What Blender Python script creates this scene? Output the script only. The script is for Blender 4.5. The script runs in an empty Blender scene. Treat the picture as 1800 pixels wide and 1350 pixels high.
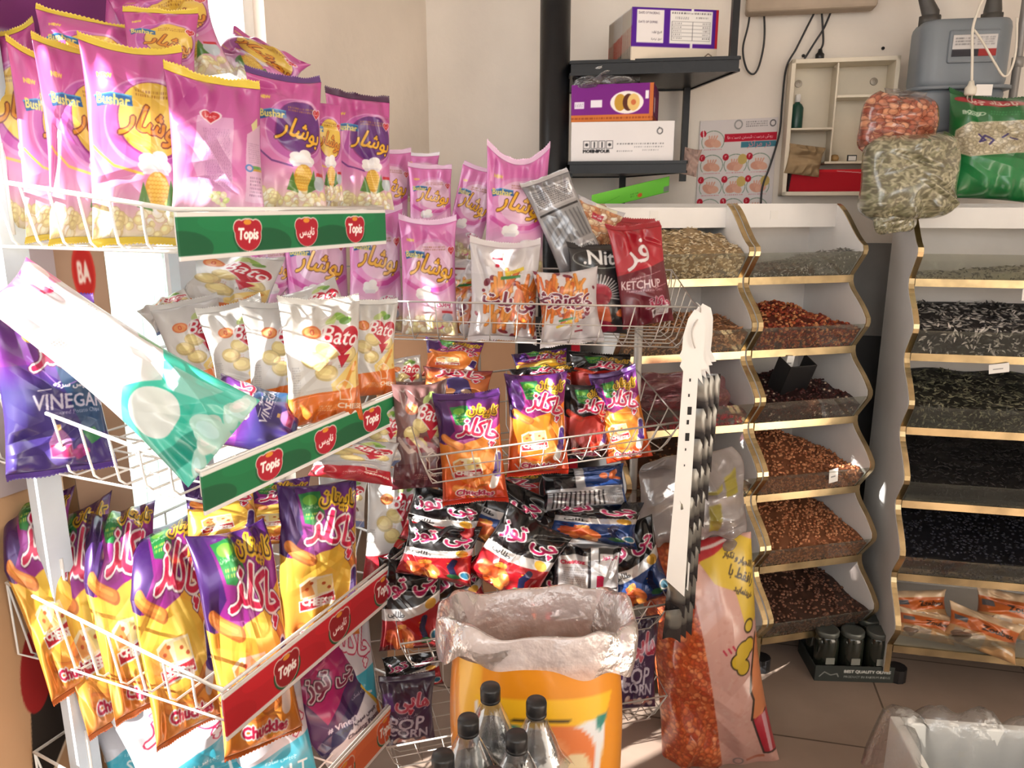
import bpy, math, random
import numpy as np
from mathutils import Vector, Matrix

# ------------------------------------------------------------------ camera, world, sun, exposure
S = bpy.context.scene
COL = S.collection
W_IM, H_IM, F_PX, PITCH, CAM_H = 1800, 1350, 1352.0, math.radians(13.2), 1.5
cd = bpy.data.cameras.new('camera'); cam = bpy.data.objects.new('camera', cd); COL.objects.link(cam)
cam.location = (0, 0, CAM_H); cam.rotation_euler = (math.pi/2 - PITCH, 0, 0)
cd.sensor_width = 36; cd.lens = F_PX/W_IM*36; cd.clip_start = .02
S.camera = cam
S.view_settings.view_transform = 'Standard'; S.view_settings.look = 'None'
S.view_settings.exposure = 0.12; S.view_settings.gamma = 1
S.view_settings.use_curve_mapping = False
try:
    c_ = S.cycles; c_.max_bounces = 7; c_.diffuse_bounces = 4; c_.glossy_bounces = 3
    c_.transparent_max_bounces = 24; c_.transmission_bounces = 6; c_.use_denoising = True
    c_.caustics_reflective = False; c_.caustics_refractive = False; c_.sample_clamp_indirect = 6
except Exception: pass
wd = bpy.data.worlds.new('daylight'); S.world = wd; wd.use_nodes = True
bg = wd.node_tree.nodes['Background']; bg.inputs[0].default_value = (1, .98, .95, 1); bg.inputs[1].default_value = 1.3
def lamp(name, kind, loc, energy, col, direction, size=None):
    l = bpy.data.lights.new(name, kind); o = bpy.data.objects.new(name, l); COL.objects.link(o)
    o.location = loc; l.energy = energy; l.color = col
    o.rotation_euler = Vector(direction).to_track_quat('-Z', 'Y').to_euler()
    if kind == 'SUN': l.angle = math.radians(.6)
    if size: l.shape = 'RECTANGLE'; l.size, l.size_y = size
    return o
lamp('sun', 'SUN', (-3, -1, 4), 22.0, (1, .95, .87), (.74, .48, -.42))
# soft fill lamp added behind the camera to brighten the fronts
lamp('front_fill', 'AREA', (-.2, -1.7, 2.1), 24, (1, .96, .92), (.10, 1, -.12), (2.8, 1.1))

# ------------------------------------------------------------------ camera-ray helpers: pixel + distance -> point
FW = Vector((0, math.cos(PITCH), -math.sin(PITCH))); UP = Vector((0, math.sin(PITCH), math.cos(PITCH)))
def at(u, v, Y):
    r = FW*F_PX + Vector((1, 0, 0))*(u-W_IM/2) - UP*(v-H_IM/2)
    return Vector((0, 0, CAM_H)) + r*(Y/r.y)
def mpp(u, v, Y):
    r = FW*F_PX + Vector((1, 0, 0))*(u-W_IM/2) - UP*(v-H_IM/2)
    return Y/r.y

# ------------------------------------------------------------------ colours and materials
def lin(c):
    c = np.asarray(c, float)/255.
    return np.where(c <= .04045, c/12.92, ((c+.055)/1.055)**2.4)
def L4(c): return tuple(lin(c)) + (1,)
MATS = {}
def pm(name, col=None, rough=.5, metal=0, var=.08, scale=8, bump=0, bscale=60, attr=False, spec=.5, coat=0, alpha=1, trans=0, sss=0):
    """procedural principled material: noise varied colour, optional colour attribute and bump"""
    if name in MATS: return MATS[name]
    m = bpy.data.materials.new(name); m.use_nodes = True; N = m.node_tree.nodes; K = m.node_tree.links
    b = N['Principled BSDF']
    tc = N.new('ShaderNodeTexCoord'); nz = N.new('ShaderNodeTexNoise'); nz.inputs['Scale'].default_value = scale
    nz.inputs['Detail'].default_value = 4; K.new(tc.outputs['Object'], nz.inputs['Vector'])
    mx = N.new('ShaderNodeMix'); mx.data_type = 'RGBA'; mx.blend_type = 'MULTIPLY'; mx.inputs[0].default_value = 1
    rp = N.new('ShaderNodeMapRange'); rp.inputs[1].default_value = .3; rp.inputs[2].default_value = .7
    rp.inputs[3].default_value = 1-var; rp.inputs[4].default_value = 1+var*.4
    K.new(nz.outputs[0], rp.inputs[0])
    K.new(rp.outputs[0], mx.inputs[7])
    if attr:
        a = N.new('ShaderNodeAttribute'); a.attribute_name = 'Col'; K.new(a.outputs['Color'], mx.inputs[6])
    else: mx.inputs[6].default_value = L4(col)
    K.new(mx.outputs[2], b.inputs['Base Color'])
    b.inputs['Roughness'].default_value = rough; b.inputs['Metallic'].default_value = metal
    b.inputs['Specular IOR Level'].default_value = spec
    if coat: b.inputs['Coat Weight'].default_value = coat; b.inputs['Coat Roughness'].default_value = .12
    if trans: b.inputs['Transmission Weight'].default_value = trans
    if sss: b.inputs['Subsurface Weight'].default_value = sss; b.inputs['Subsurface Radius'].default_value = (.02, .02, .02)
    b.inputs['Alpha'].default_value = alpha
    if bump:
        n2 = N.new('ShaderNodeTexNoise'); n2.inputs['Scale'].default_value = bscale; n2.inputs['Detail'].default_value = 5
        K.new(tc.outputs['Object'], n2.inputs['Vector'])
        bm_ = N.new('ShaderNodeBump'); bm_.inputs['Strength'].default_value = bump; bm_.inputs['Distance'].default_value = .01
        K.new(n2.outputs[0], bm_.inputs['Height']); K.new(bm_.outputs[0], b.inputs['Normal'])
    MATS[name] = m; return m
def sheer(name, tint, body, haze=.12, gloss=.12, rough=.12, bump=.0, bscale=25, attr=False):
    """thin see-through plastic or glass: transparent + a little diffuse haze + gloss"""
    if name in MATS: return MATS[name]
    m = bpy.data.materials.new(name); m.use_nodes = True; N = m.node_tree.nodes; K = m.node_tree.links
    N.remove(N['Principled BSDF']); out = N['Material Output']
    t = N.new('ShaderNodeBsdfTransparent'); t.inputs[0].default_value = L4(tint)
    d = N.new('ShaderNodeBsdfDiffuse'); d.inputs[0].default_value = L4(body)
    tl = N.new('ShaderNodeBsdfTranslucent'); tl.inputs[0].default_value = L4(body)
    g = N.new('ShaderNodeBsdfGlossy'); g.inputs['Roughness'].default_value = rough
    tc = N.new('ShaderNodeTexCoord'); nz = N.new('ShaderNodeTexNoise'); nz.inputs['Scale'].default_value = bscale
    nz.inputs['Detail'].default_value = 4; K.new(tc.outputs['Object'], nz.inputs['Vector'])
    a1 = N.new('ShaderNodeMixShader'); a1.inputs[0].default_value = .5; K.new(d.outputs[0], a1.inputs[1]); K.new(tl.outputs[0], a1.inputs[2])
    a2 = N.new('ShaderNodeMixShader'); K.new(t.outputs[0], a2.inputs[1]); K.new(a1.outputs[0], a2.inputs[2])
    mr = N.new('ShaderNodeMapRange'); mr.inputs[1].default_value = .3; mr.inputs[2].default_value = .75
    mr.inputs[3].default_value = haze*.6; mr.inputs[4].default_value = min(1, haze*1.4)
    K.new(nz.outputs[0], mr.inputs[0]); K.new(mr.outputs[0], a2.inputs[0])
    fr = N.new('ShaderNodeLayerWeight'); fr.inputs[0].default_value = .35
    ml = N.new('ShaderNodeMath'); ml.operation = 'MULTIPLY_ADD'; ml.inputs[1].default_value = gloss*2; ml.inputs[2].default_value = gloss*.35
    K.new(fr.outputs['Fresnel'], ml.inputs[0])
    a3 = N.new('ShaderNodeMixShader'); K.new(ml.outputs[0], a3.inputs[0]); K.new(a2.outputs[0], a3.inputs[1]); K.new(g.outputs[0], a3.inputs[2])
    if attr:
        at_ = N.new('ShaderNodeAttribute'); at_.attribute_name = 'Col'
        K.new(at_.outputs['Color'], d.inputs[0]); K.new(at_.outputs['Color'], tl.inputs[0])
        K.new(at_.outputs['Alpha'], a2.inputs[0])
    if bump:
        b = N.new('ShaderNodeBump'); b.inputs['Strength'].default_value = bump; b.inputs['Distance'].default_value = .02
        K.new(nz.outputs[0], b.inputs['Height'])
        for q in (d, g): K.new(b.outputs[0], q.inputs['Normal'])
    K.new(a3.outputs[0], out.inputs[0]); MATS[name] = m; return m

# ------------------------------------------------------------------ objects
def tag(o, label=None, cat=None, group=None, kind=None):
    if label: o['label'] = label
    if cat: o['category'] = cat
    if group: o['group'] = group
    if kind: o['kind'] = kind
    return o
def empty(name, loc, rz=0, label=None, cat=None, group=None):
    o = bpy.data.objects.new(name, None); COL.objects.link(o); o.location = loc; o.rotation_euler = (0, 0, rz)
    o.empty_display_size = .05
    return tag(o, label, cat, group)
class MB:
    """collects boxes, tubes and grids; build() links them as ONE mesh object"""
    def __init__(s): s.v = []; s.f = []; s.m = []; s.n = 0; s.c = []; s.hasc = False
    def add(s, V, F, mi=0, c=None):
        V = np.asarray(V, float).reshape(-1, 3); s.v.append(V)
        s.f += [tuple(int(i)+s.n for i in f) for f in F]; s.m += [mi]*len(F); s.n += len(V)
        if c is not None: s.hasc = True
        s.c.append(np.tile(np.asarray(c if c is not None else (200, 200, 200), float), (len(V), 1)) if np.ndim(c) < 2 else np.asarray(c, float))
        return s
    def box(s, lo, hi, mi=0, c=None):
        (a, b, d), (e, f, g) = lo, hi
        V = [(a,b,d),(e,b,d),(e,f,d),(a,f,d),(a,b,g),(e,b,g),(e,f,g),(a,f,g)]
        return s.add(V, [(0,3,2,1),(4,5,6,7),(0,1,5,4),(1,2,6,5),(2,3,7,6),(3,0,4,7)], mi, c)
    def tube(s, P, r, n=6, mi=0, closed=False, c=None, caps=True):
        P = [Vector(p) for p in P]; k = len(P); R = r if isinstance(r, (list, tuple)) else [r]*k
        T = []
        for i in range(k):
            a = P[i-1] if (i or closed) else P[i]; b = P[(i+1) % k] if (i < k-1 or closed) else P[i]
            t = (b-a); T.append(t.normalized() if t.length > 1e-9 else Vector((0,0,1)))
        nrm = T[0].orthogonal().normalized(); V = []
        for i in range(k):
            nrm = (nrm - T[i]*nrm.dot(T[i])); nrm = nrm.normalized() if nrm.length > 1e-6 else T[i].orthogonal().normalized()
            bi = T[i].cross(nrm)
            for j in range(n):
                a = 2*math.pi*j/n; V.append(P[i] + (nrm*math.cos(a)+bi*math.sin(a))*R[i])
        Fc = []
        for i in range(k if closed else k-1):
            i2 = (i+1) % k
            for j in range(n): Fc.append((i*n+j, i*n+(j+1) % n, i2*n+(j+1) % n, i2*n+j))
        if caps and not closed: Fc.append(tuple(range(n))[::-1]); Fc.append(tuple((k-1)*n+j for j in range(n)))
        return s.add([tuple(v) for v in V], Fc, mi, c)
    def lathe(s, prof, n=20, o=(0,0,0), mi=0, c=None, axis=None):
        V = []; k = len(prof)
        for r, z in prof:
            for j in range(n):
                a = 2*math.pi*j/n; V.append((o[0]+r*math.cos(a), o[1]+r*math.sin(a), o[2]+z))
        Fc = [(i*n+j, i*n+(j+1) % n, (i+1)*n+(j+1) % n, (i+1)*n+j) for i in range(k-1) for j in range(n)]
        if prof[0][0] > 1e-6: Fc.append(tuple(range(n))[::-1])
        if prof[-1][0] > 1e-6: Fc.append(tuple((k-1)*n+j for j in range(n)))
        return s.add(V, Fc, mi, c)
    def prism(s, outline, f0, f1, mi=0, c=None):
        """outline: list of 2D points; f0/f1 map (a,b) to the 3D point on either face"""
        k = len(outline); V = [f0(*p) for p in outline] + [f1(*p) for p in outline]
        Fc = [tuple(range(k))[::-1], tuple(range(k, 2*k))] + [(i, (i+1) % k, k+(i+1) % k, k+i) for i in range(k)]
        return s.add(V, Fc, mi, c)
    def grid(s, V, nr, nc, mi=0, c=None, flip=False):
        i = np.arange(nr-1)[:, None]*nc + np.arange(nc-1)[None, :]
        q = np.stack([i, i+1, i+nc+1, i+nc], -1).reshape(-1, 4)
        if flip: q = q[:, ::-1]
        return s.add(V, [tuple(r) for r in q.tolist()], mi, c)
    def build(s, name, mats, parent=None, smooth=False, loc=None, rz=None, bevel=0):
        me = bpy.data.meshes.new(name); V = np.concatenate(s.v)
        me.from_pydata(V.tolist(), [], s.f); me.update()
        for m in (mats if isinstance(mats, (list, tuple)) else [mats]): me.materials.append(m)
        me.polygons.foreach_set('material_index', s.m)
        if smooth: me.polygons.foreach_set('use_smooth', [True]*len(s.f))
        if s.hasc: setcol(me, np.concatenate(s.c))
        o = bpy.data.objects.new(name, me); COL.objects.link(o); o.parent = parent
        if loc is not None: o.location = loc
        if rz is not None: o.rotation_euler = (0, 0, rz)
        if bevel:
            b = o.modifiers.new('b', 'BEVEL'); b.width = bevel; b.segments = 2; b.limit_method = 'ANGLE'
        return o
def setcol(me, C, alpha=None):
    a = me.color_attributes.new('Col', 'FLOAT_COLOR', 'POINT')
    q = np.ones((len(C), 4)); q[:, :3] = lin(C)
    if alpha is not None: q[:, 3] = alpha
    a.data.foreach_set('color', q.ravel().astype(np.float32))
def gridmesh(name, V, quads, C, mat, parent=None, alpha=None):
    me = bpy.data.meshes.new(name); nq = len(quads)
    me.vertices.add(len(V)); me.vertices.foreach_set('co', np.asarray(V, np.float32).ravel())
    me.loops.add(nq*4); me.loops.foreach_set('vertex_index', quads.ravel().astype(np.int32))
    me.polygons.add(nq); me.polygons.foreach_set('loop_start', np.arange(0, nq*4, 4, dtype=np.int32))
    try: me.polygons.foreach_set('loop_total', np.full(nq, 4, np.int32))
    except Exception: pass
    me.polygons.foreach_set('use_smooth', np.ones(nq, bool))
    me.update(calc_edges=True); me.validate()
    setcol(me, C, alpha); me.materials.append(mat)
    o = bpy.data.objects.new(name, me); COL.objects.link(o); o.parent = parent
    return o

# ------------------------------------------------------------------ print artwork: drawn with numpy, carried as vertex colours
FORMS = {}
for ch, base, dual in [('ا',0xFE8D,0),('ب',0xFE8F,1),('پ',0xFB56,1),('ت',0xFE95,1),('ج',0xFE9D,1),('چ',0xFB7A,1),('ح',0xFEA1,1),('خ',0xFEA5,1),
        ('د',0xFEA9,0),('ر',0xFEAD,0),('ز',0xFEAF,0),('س',0xFEB1,1),('ش',0xFEB5,1),('ط',0xFEC1,1),('ع',0xFEC9,1),('ف',0xFED1,1),('ق',0xFED5,1),
        ('ک',0xFB8E,1),('گ',0xFB92,1),('ل',0xFEDD,1),('م',0xFEE1,1),('ن',0xFEE5,1),('و',0xFEED,0),('ه',0xFEE9,1),('ی',0xFBFC,1)]:
    FORMS[ch] = (base, dual)
def fa(t):
    out = []
    for i, ch in enumerate(t):
        if ch not in FORMS: out.append(ch); continue
        b, d = FORMS[ch]; pj = i > 0 and t[i-1] in FORMS and FORMS[t[i-1]][1]; nj = d and i+1 < len(t) and t[i+1] in FORMS
        out.append(chr(b + (3 if (pj and nj) else 1 if pj else 2 if nj else 0)))
    return ''.join(out[::-1])
_TX = {}
def txt_tris(t):
    if t in _TX: return _TX[t]
    c = bpy.data.curves.new('t', 'FONT'); c.body = t; c.resolution_u = 2
    o = bpy.data.objects.new('t', c); COL.objects.link(o)
    dg = bpy.context.evaluated_depsgraph_get(); me = bpy.data.meshes.new_from_object(o.evaluated_get(dg))
    me.calc_loop_triangles()
    V = np.array([v.co[:2] for v in me.vertices]).reshape(-1, 2); T = np.array([l.vertices[:] for l in me.loop_triangles], int).reshape(-1, 3)
    bpy.data.objects.remove(o); bpy.data.curves.remove(c); bpy.data.meshes.remove(me)
    lo, hi = V.min(0), V.max(0); V = (V - (lo+hi)/2)/(hi[0]-lo[0])
    _TX[t] = (V, T); return _TX[t]
class Art:
    """x runs 0..1 left to right, y 0..1 top to bottom; lengths in widths"""
    def __init__(s, W, H, base): 
        s.W, s.H, s.A = W, H, H/W; s.p = np.empty((H, W, 3)); s.p[:] = base; s.a = np.ones((H, W))
        s.X, s.Y = np.meshgrid((np.arange(W)+.5)/W, (np.arange(H)+.5)/H)
        s.rng = np.random.RandomState(3)
    def put(s, m, c, k=1, al=None):
        if k != 1: s.p[m] = s.p[m]*(1-k)+np.asarray(c, float)*k
        else: s.p[m] = c
        if al is not None: s.a[m] = al
        return s
    def grad(s, y0, c0, y1, c1, x0=0, x1=1):
        t = np.clip((s.Y-y0)/(y1-y0), 0, 1)[..., None]; g = np.asarray(c0, float)*(1-t)+np.asarray(c1, float)*t
        m = (s.Y >= y0) & (s.Y <= y1) & (s.X >= x0) & (s.X <= x1); s.p[m] = g[m]; return s
    def rect(s, x0, y0, x1, y1, c, k=1, al=None): return s.put((s.X >= x0) & (s.X <= x1) & (s.Y >= y0) & (s.Y <= y1), c, k, al)
    def ell(s, cx, cy, rx, ry, c, rot=0, k=1, al=None):
        a = math.radians(rot); x = s.X-cx; y = (s.Y-cy)*s.A
        return s.put(((x*math.cos(a)+y*math.sin(a))/rx)**2+((-x*math.sin(a)+y*math.cos(a))/ry)**2 <= 1, c, k, al)
    def pmask(s, P):
        m = np.zeros(s.X.shape, bool); k = len(P)
        for i in range(k):
            (x0, y0), (x1, y1) = P[i], P[(i+1) % k]
            if y0 == y1: continue
            m ^= ((s.Y >= min(y0, y1)) & (s.Y < max(y0, y1))) & (s.X < x0+(s.Y-y0)*(x1-x0)/(y1-y0))
        return m
    def poly(s, P, c, k=1, al=None): return s.put(s.pmask(P), c, k, al)
    def line(s, P, w, c, k=1):
        m = np.zeros(s.X.shape, bool)
        for (x0, y0), (x1, y1) in zip(P[:-1], P[1:]):
            dx, dy = x1-x0, (y1-y0)*s.A; l2 = dx*dx+dy*dy+1e-12
            t = np.clip(((s.X-x0)*dx+(s.Y-y0)*s.A*dy)/l2, 0, 1)
            m |= (s.X-x0-t*dx)**2+((s.Y-y0)*s.A-t*dy)**2 <= (w/2)**2
        return s.put(m, c, k)
    def grow(s, m, r):
        r = int(round(r*s.W)); q = m.copy()
        for _ in range(r):
            z = q.copy(); z[1:] |= q[:-1]; z[:-1] |= q[1:]; z[:, 1:] |= q[:, :-1]; z[:, :-1] |= q[:, 1:]; q = z
        return q
    def tmask(s, t, cx, cy, w, rot=0, sy=1, shear=0):
        V, T = txt_tris(t); a = math.radians(rot); x = V[:, 0]*w+V[:, 1]*w*shear; y = V[:, 1]*w*sy
        px = (cx+x*math.cos(a)+y*math.sin(a))*s.W-.5; py = cy*s.H-(-x*math.sin(a)+y*math.cos(a))*s.W-.5
        m = np.zeros(s.X.shape, bool)
        for i, j, k in T:
            xs = px[[i, j, k]]; ys = py[[i, j, k]]
            x0, x1 = max(0, int(xs.min())), min(s.W-1, int(xs.max())+1); y0, y1 = max(0, int(ys.min())), min(s.H-1, int(ys.max())+1)
            if x1 < x0 or y1 < y0: continue
            gx, gy = np.meshgrid(np.arange(x0, x1+1), np.arange(y0, y1+1))
            d = (xs[1]-xs[0])*(ys[2]-ys[0])-(xs[2]-xs[0])*(ys[1]-ys[0])
            if abs(d) < 1e-9: continue
            u = ((gx-xs[0])*(ys[2]-ys[0])-(xs[2]-xs[0])*(gy-ys[0]))/d; v = ((xs[1]-xs[0])*(gy-ys[0])-(gx-xs[0])*(ys[1]-ys[0]))/d
            e = .02; m[y0:y1+1, x0:x1+1] |= (u >= -e) & (v >= -e) & (u+v <= 1+e)
        return m
    def text(s, t, cx, cy, w, c, rot=0, sy=1, shear=0, bold=0, out=None, ow=.012, out2=None, ow2=.01):
        m = s.tmask(t, cx, cy, w, rot, sy, shear)
        if bold: m = s.grow(m, bold*.5)
        if out is not None:
            g = s.grow(m, ow*.8)
            if out2 is not None: s.put(s.grow(g, ow2), out2)
            s.put(g, out)
        return s.put(m, c)
    def micro(s, x0, y0, x1, y1, n, c, k=.8, fill=.6):
        for i in range(n):
            y = y0+(y1-y0)*(i+.5)/n; x = x0
            while x < x1:
                l = s.rng.uniform(.01, .05)*max(.3, (x1-x0)); s.rect(x, y-(y1-y0)/n*fill*.5, min(x1, x+l), y+(y1-y0)/n*fill*.5, c, k); x += l+.012
        return s
    def blobs(s, n, x0, y0, x1, y1, cols, r0, r1, stretch=1.4, rot=None, edge=None):
        for i in range(n):
            x, y, r = s.rng.uniform(x0, x1), s.rng.uniform(y0, y1), s.rng.uniform(r0, r1); a = s.rng.uniform(0, 180) if rot is None else s.rng.normal(rot, 14)
            c = np.array(cols[s.rng.randint(len(cols))], float)
            if edge is not None: s.ell(x, y, r*stretch*1.12, r*1.15, edge, a)
            s.ell(x, y, r*stretch, r, c, a); s.ell(x-r*.2, y-r*.2/s.A, r*stretch*.55, r*.5, np.minimum(255, c*1.13), a)
        return s
    def heart(s, cx, cy, r, c, tilt=0, k=1):
        a = math.radians(tilt); P = []
        for i in range(40):
            t = 2*math.pi*i/40; x = 16*math.sin(t)**3/17*r; y = -(13*math.cos(t)-5*math.cos(2*t)-2*math.cos(3*t)-math.cos(4*t))/17*r
            P.append((cx+x*math.cos(a)-y*math.sin(a), cy+(x*math.sin(a)+y*math.cos(a))/s.A))
        return s.poly(P, c, k)
    def sample(s, x, y):
        """bilinear over a lightly blurred picture"""
        if not hasattr(s, 'b'):
            q = np.concatenate([s.p, s.a[..., None]*255], -1); b = np.pad(q, ((1,1),(1,1),(0,0)), mode='edge')
            s.b = (b[1:-1,1:-1]*4+2*(b[:-2,1:-1]+b[2:,1:-1]+b[1:-1,:-2]+b[1:-1,2:])+b[:-2,:-2]+b[2:,2:]+b[:-2,2:]+b[2:,:-2])/16
        fx = np.clip(x*s.W-.5, 0, s.W-1.001); fy = np.clip(y*s.H-.5, 0, s.H-1.001)
        i = fx.astype(int); j = fy.astype(int); a = (fx-i)[..., None]; b = (fy-j)[..., None]; B = s.b
        return B[j,i]*(1-a)*(1-b)+B[j,i+1]*a*(1-b)+B[j+1,i]*(1-a)*b+B[j+1,i+1]*a*b

def panel(name, art, P00, P10, P01, n, mat, parent=None, thick=.004, wave=0, seed=0):
    """a flat printed thing: front carries the artwork, with a real back and edges. P00 top-left, P10 top-right, P01 bottom-left"""
    P00, P10, P01 = Vector(P00), Vector(P10), Vector(P01); ex, ey = P10-P00, P01-P00; nn = ex.cross(ey).normalized()  # points away from the viewer
    nc = n; nr = max(2, int(n*ey.length/ex.length)); X, Y = np.meshgrid(np.linspace(0, 1, nc), np.linspace(0, 1, nr))
    rg = np.random.RandomState(seed); dz = wave*(np.sin(X*7+rg.rand()*6)*np.cos(Y*5+rg.rand()*6)+.5*np.sin(X*3+Y*9)) if wave else np.zeros_like(X)
    V = np.array(P00)[None]+X.reshape(-1, 1)*np.array(ex)+Y.reshape(-1, 1)*np.array(ey)+dz.reshape(-1, 1)*np.array(nn)
    C = art.sample(X, Y)[..., :3].reshape(-1, 3)
    i = np.arange(nr-1)[:, None]*nc+np.arange(nc-1)[None]; q = np.stack([i+nc, i+nc+1, i+1, i], -1).reshape(-1, 4)
    ring = np.concatenate([np.arange(nc), np.arange(1, nr)*nc+nc-1, (nr-1)*nc+np.arange(nc-2, -1, -1), np.arange(nr-2, 0, -1)*nc])
    Vb = V[ring]+np.array(nn)*thick; k = len(V); m_ = len(ring); j = np.arange(m_)
    qs = np.stack([ring, ring[(j+1) % m_], k+(j+1) % m_, k+j], -1)
    cen = len(V)+m_; Vc = Vb.mean(0)[None]; qb = np.stack([k+j[::2], k+(j[::2]+1) % m_, k+(j[::2]+2) % m_, np.full(len(j[::2]), cen)], -1)
    return gridmesh(name, np.concatenate([V, Vb, Vc]), np.concatenate([q, qs, qb]), np.concatenate([C, C[ring], C.mean(0)[None]]), mat, parent)
# ------------------------------------------------------------------ artwork of the packets
PK = (206, 92, 164); YEL = (246, 206, 70)
ART = {}
def popcorn(a, y0, y1, n=60, x0=0, x1=1): a.blobs(n, x0, y0, x1, y1, [(250,240,205),(244,226,170),(255,250,235),(232,214,160)], .025, .05, 1.15, edge=(214,190,140))
def art_bushar(kind):
    a = Art(300, 500, PK); pink = kind == 'pink'
    a.grad(0, (204,84,160), .55, (222,112,184)); a.grad(.55, (222,112,184), .8, (232,170,205)); a.grad(.8, (232,170,205), 1, (236,226,196))
    if pink: a.grad(.0, (226,120,192), .5, (230,130,196)); a.grad(.5, (230,130,196), .72, (240,190,222)); a.grad(.72, (240,190,222), .86, (232,200,190)); a.grad(.86, (214,180,160), 1, (206,176,150))
    disc = {'yellow': (240,200,84), 'purple': (104,42,132), 'pink': (240,196,226)}[kind]
    cx, cy = (.62, .37) if not pink else (.56, .36)
    a.ell(cx, cy+.02, .44, .43, (226,146,206)); a.ell(cx-.02, cy+.01, .40, .39, (196,92,178) if not pink else (232,150,206))
    if not pink: a.ell(cx+.04, cy-.01, .34, .36, (240,214,235), k=.5); a.ell(cx+.02, cy-.005, .335, .35, (150,52,130))
    a.ell(cx+.02, cy-.01, .32 if not pink else .36, .335 if not pink else .33, disc)
    tc, to = {'yellow': ((226,146,40),(120,46,30)), 'purple': ((250,190,50),(70,24,60)), 'pink': ((250,186,40),(110,52,20))}[kind]
    a.text(fa('بوشار'), cx+.03, cy+.03, .56 if not pink else .66, tc, rot=14, sy=1.25, shear=.25, bold=.015, out=to, ow=.018)
    sc = (150,90,40) if kind != 'purple' else (200,150,60)
    a.micro(cx-.14, cy-.17, cx+.22, cy-.125, 2, sc)
    a.text('NEW', .22, .15, .13, (250,220,90), bold=.004)
    a.poly([(.1,.255),(.26,.235),(.44,.245),(.45,.3),(.27,.295),(.12,.315)], (24,92,160)); a.line([(.1,.258),(.26,.238),(.44,.248)], .012, (70,170,220))
    a.text('Bushar', .275, .272, .3, (246,226,120), rot=3, bold=.006, sy=1.15)
    a.heart(.9, .235, .085, (250,230,235)); a.heart(.9, .235, .07, (206,32,48)); a.text(fa('لینا'), .9, .232, .08, (255,240,240))
    if pink:
        a.ell(.74, .72, .17, .055, (250,244,250)); a.text(fa('پنیری'), .74, .72, .24, (206,40,110), bold=.006)
        a.poly([(.46,.9),(.74,.9),(.72,.945),(.44,.945)], (216,50,140)); a.micro(.49,.908,.7,.937,2,(250,210,235))
        a.line([(.1,.5),(.4,.6),(.7,.58),(.95,.5)], .07, (214,80,168)); popcorn(a, .84, .98, 46)
        a.ell(.42,.63,.13,.07,(250,246,244)); a.ell(.36,.6,.06,.05,(255,252,250)); a.ell(.46,.585,.07,.055,(255,252,250)); a.rect(.33,.64,.5,.672,(232,226,232))
        a.ell(.8,.84,.1,.07,(180,190,205)); a.rect(.7,.775,.9,.795,(206,40,60))
    else:
        a.line([(.05,.52),(.25,.62),(.5,.66)], .025, (240,190,80) if kind == 'yellow' else (110,40,130))
        popcorn(a, .84, .99, 60)
        a.ell(.62,.615,.16,.08,(252,248,248)); a.ell(.54,.58,.07,.055,(255,252,252)); a.ell(.66,.565,.08,.06,(255,252,252)); a.rect(.5,.63,.74,.66,(228,222,232))
        a.ell(.63,.745,.115,.17,(226,168,56)); [a.ell(.55+.032*i+.016*(j%2),.66+.022*j,.016,.016,(246,206,96)) for i in range(6) for j in range(8) if ((.55+.032*i+.016*(j%2)-.63)/.1)**2+((.66+.022*j-.745)*1.667/.15)**2 < 1]; a.poly([(.5,.7),(.58,.86),(.44,.84)], (90,140,60)); a.poly([(.76,.68),(.82,.82),(.68,.86)], (80,130,56))
        a.ell(.87,.77,.09,.1,(196,206,214)); a.rect(.8,.70,.95,.725,(206,44,60))
    return a
def art_bushar_back():
    a = Art(300, 500, PK); a.grad(0, (196,80,158), .7, (224,120,190)); a.grad(.7, (224,120,190), 1, (232,190,210))
    a.poly([(.3,.27),(.62,.27),(.58,.9),(.34,.86),(.2,.62)], (226,166,214)); a.micro(.34,.36,.58,.8,34,(150,90,150),.5)
    a.heart(.42, .27, .11, (250,230,240)); a.heart(.42, .27, .09, (206,28,50)); a.text(fa('چیتا'), .42, .267, .11, (255,235,235))
    a.poly([(.76,.38),(.98,.28),(.98,.9),(.72,.9)], (236,190,224)); a.micro(.78,.44,.96,.6,10,(150,110,150),.6); a.rect(.8,.62,.98,.645,(110,170,90)); a.rect(.8,.645,.98,.66,(220,170,70)); a.ell(.78,.64,.05,.05,(90,140,210)); a.ell(.78,.64,.03,.03,(236,190,224))
    a.poly([(.82,.3),(.92,.24),(.92,.31),(.84,.35)], (240,232,170)); a.micro(.78,.7,.95,.86,6,(120,80,120),.7)
    a.blobs(14, .3, .86, .55, .95, [(250,240,200),(214,220,150)], .02, .04); return a
def chipf(a, x, y, r, c, rot=20):
    a.ell(x, y, r*1.25, r, np.array(c)*.86, rot); a.ell(x-.01, y-.008, r*1.1, r*.82, c, rot); a.ell(x-.02, y-.012, r*.7, r*.45, np.minimum(255, np.array(c)*1.1), rot)
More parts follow.
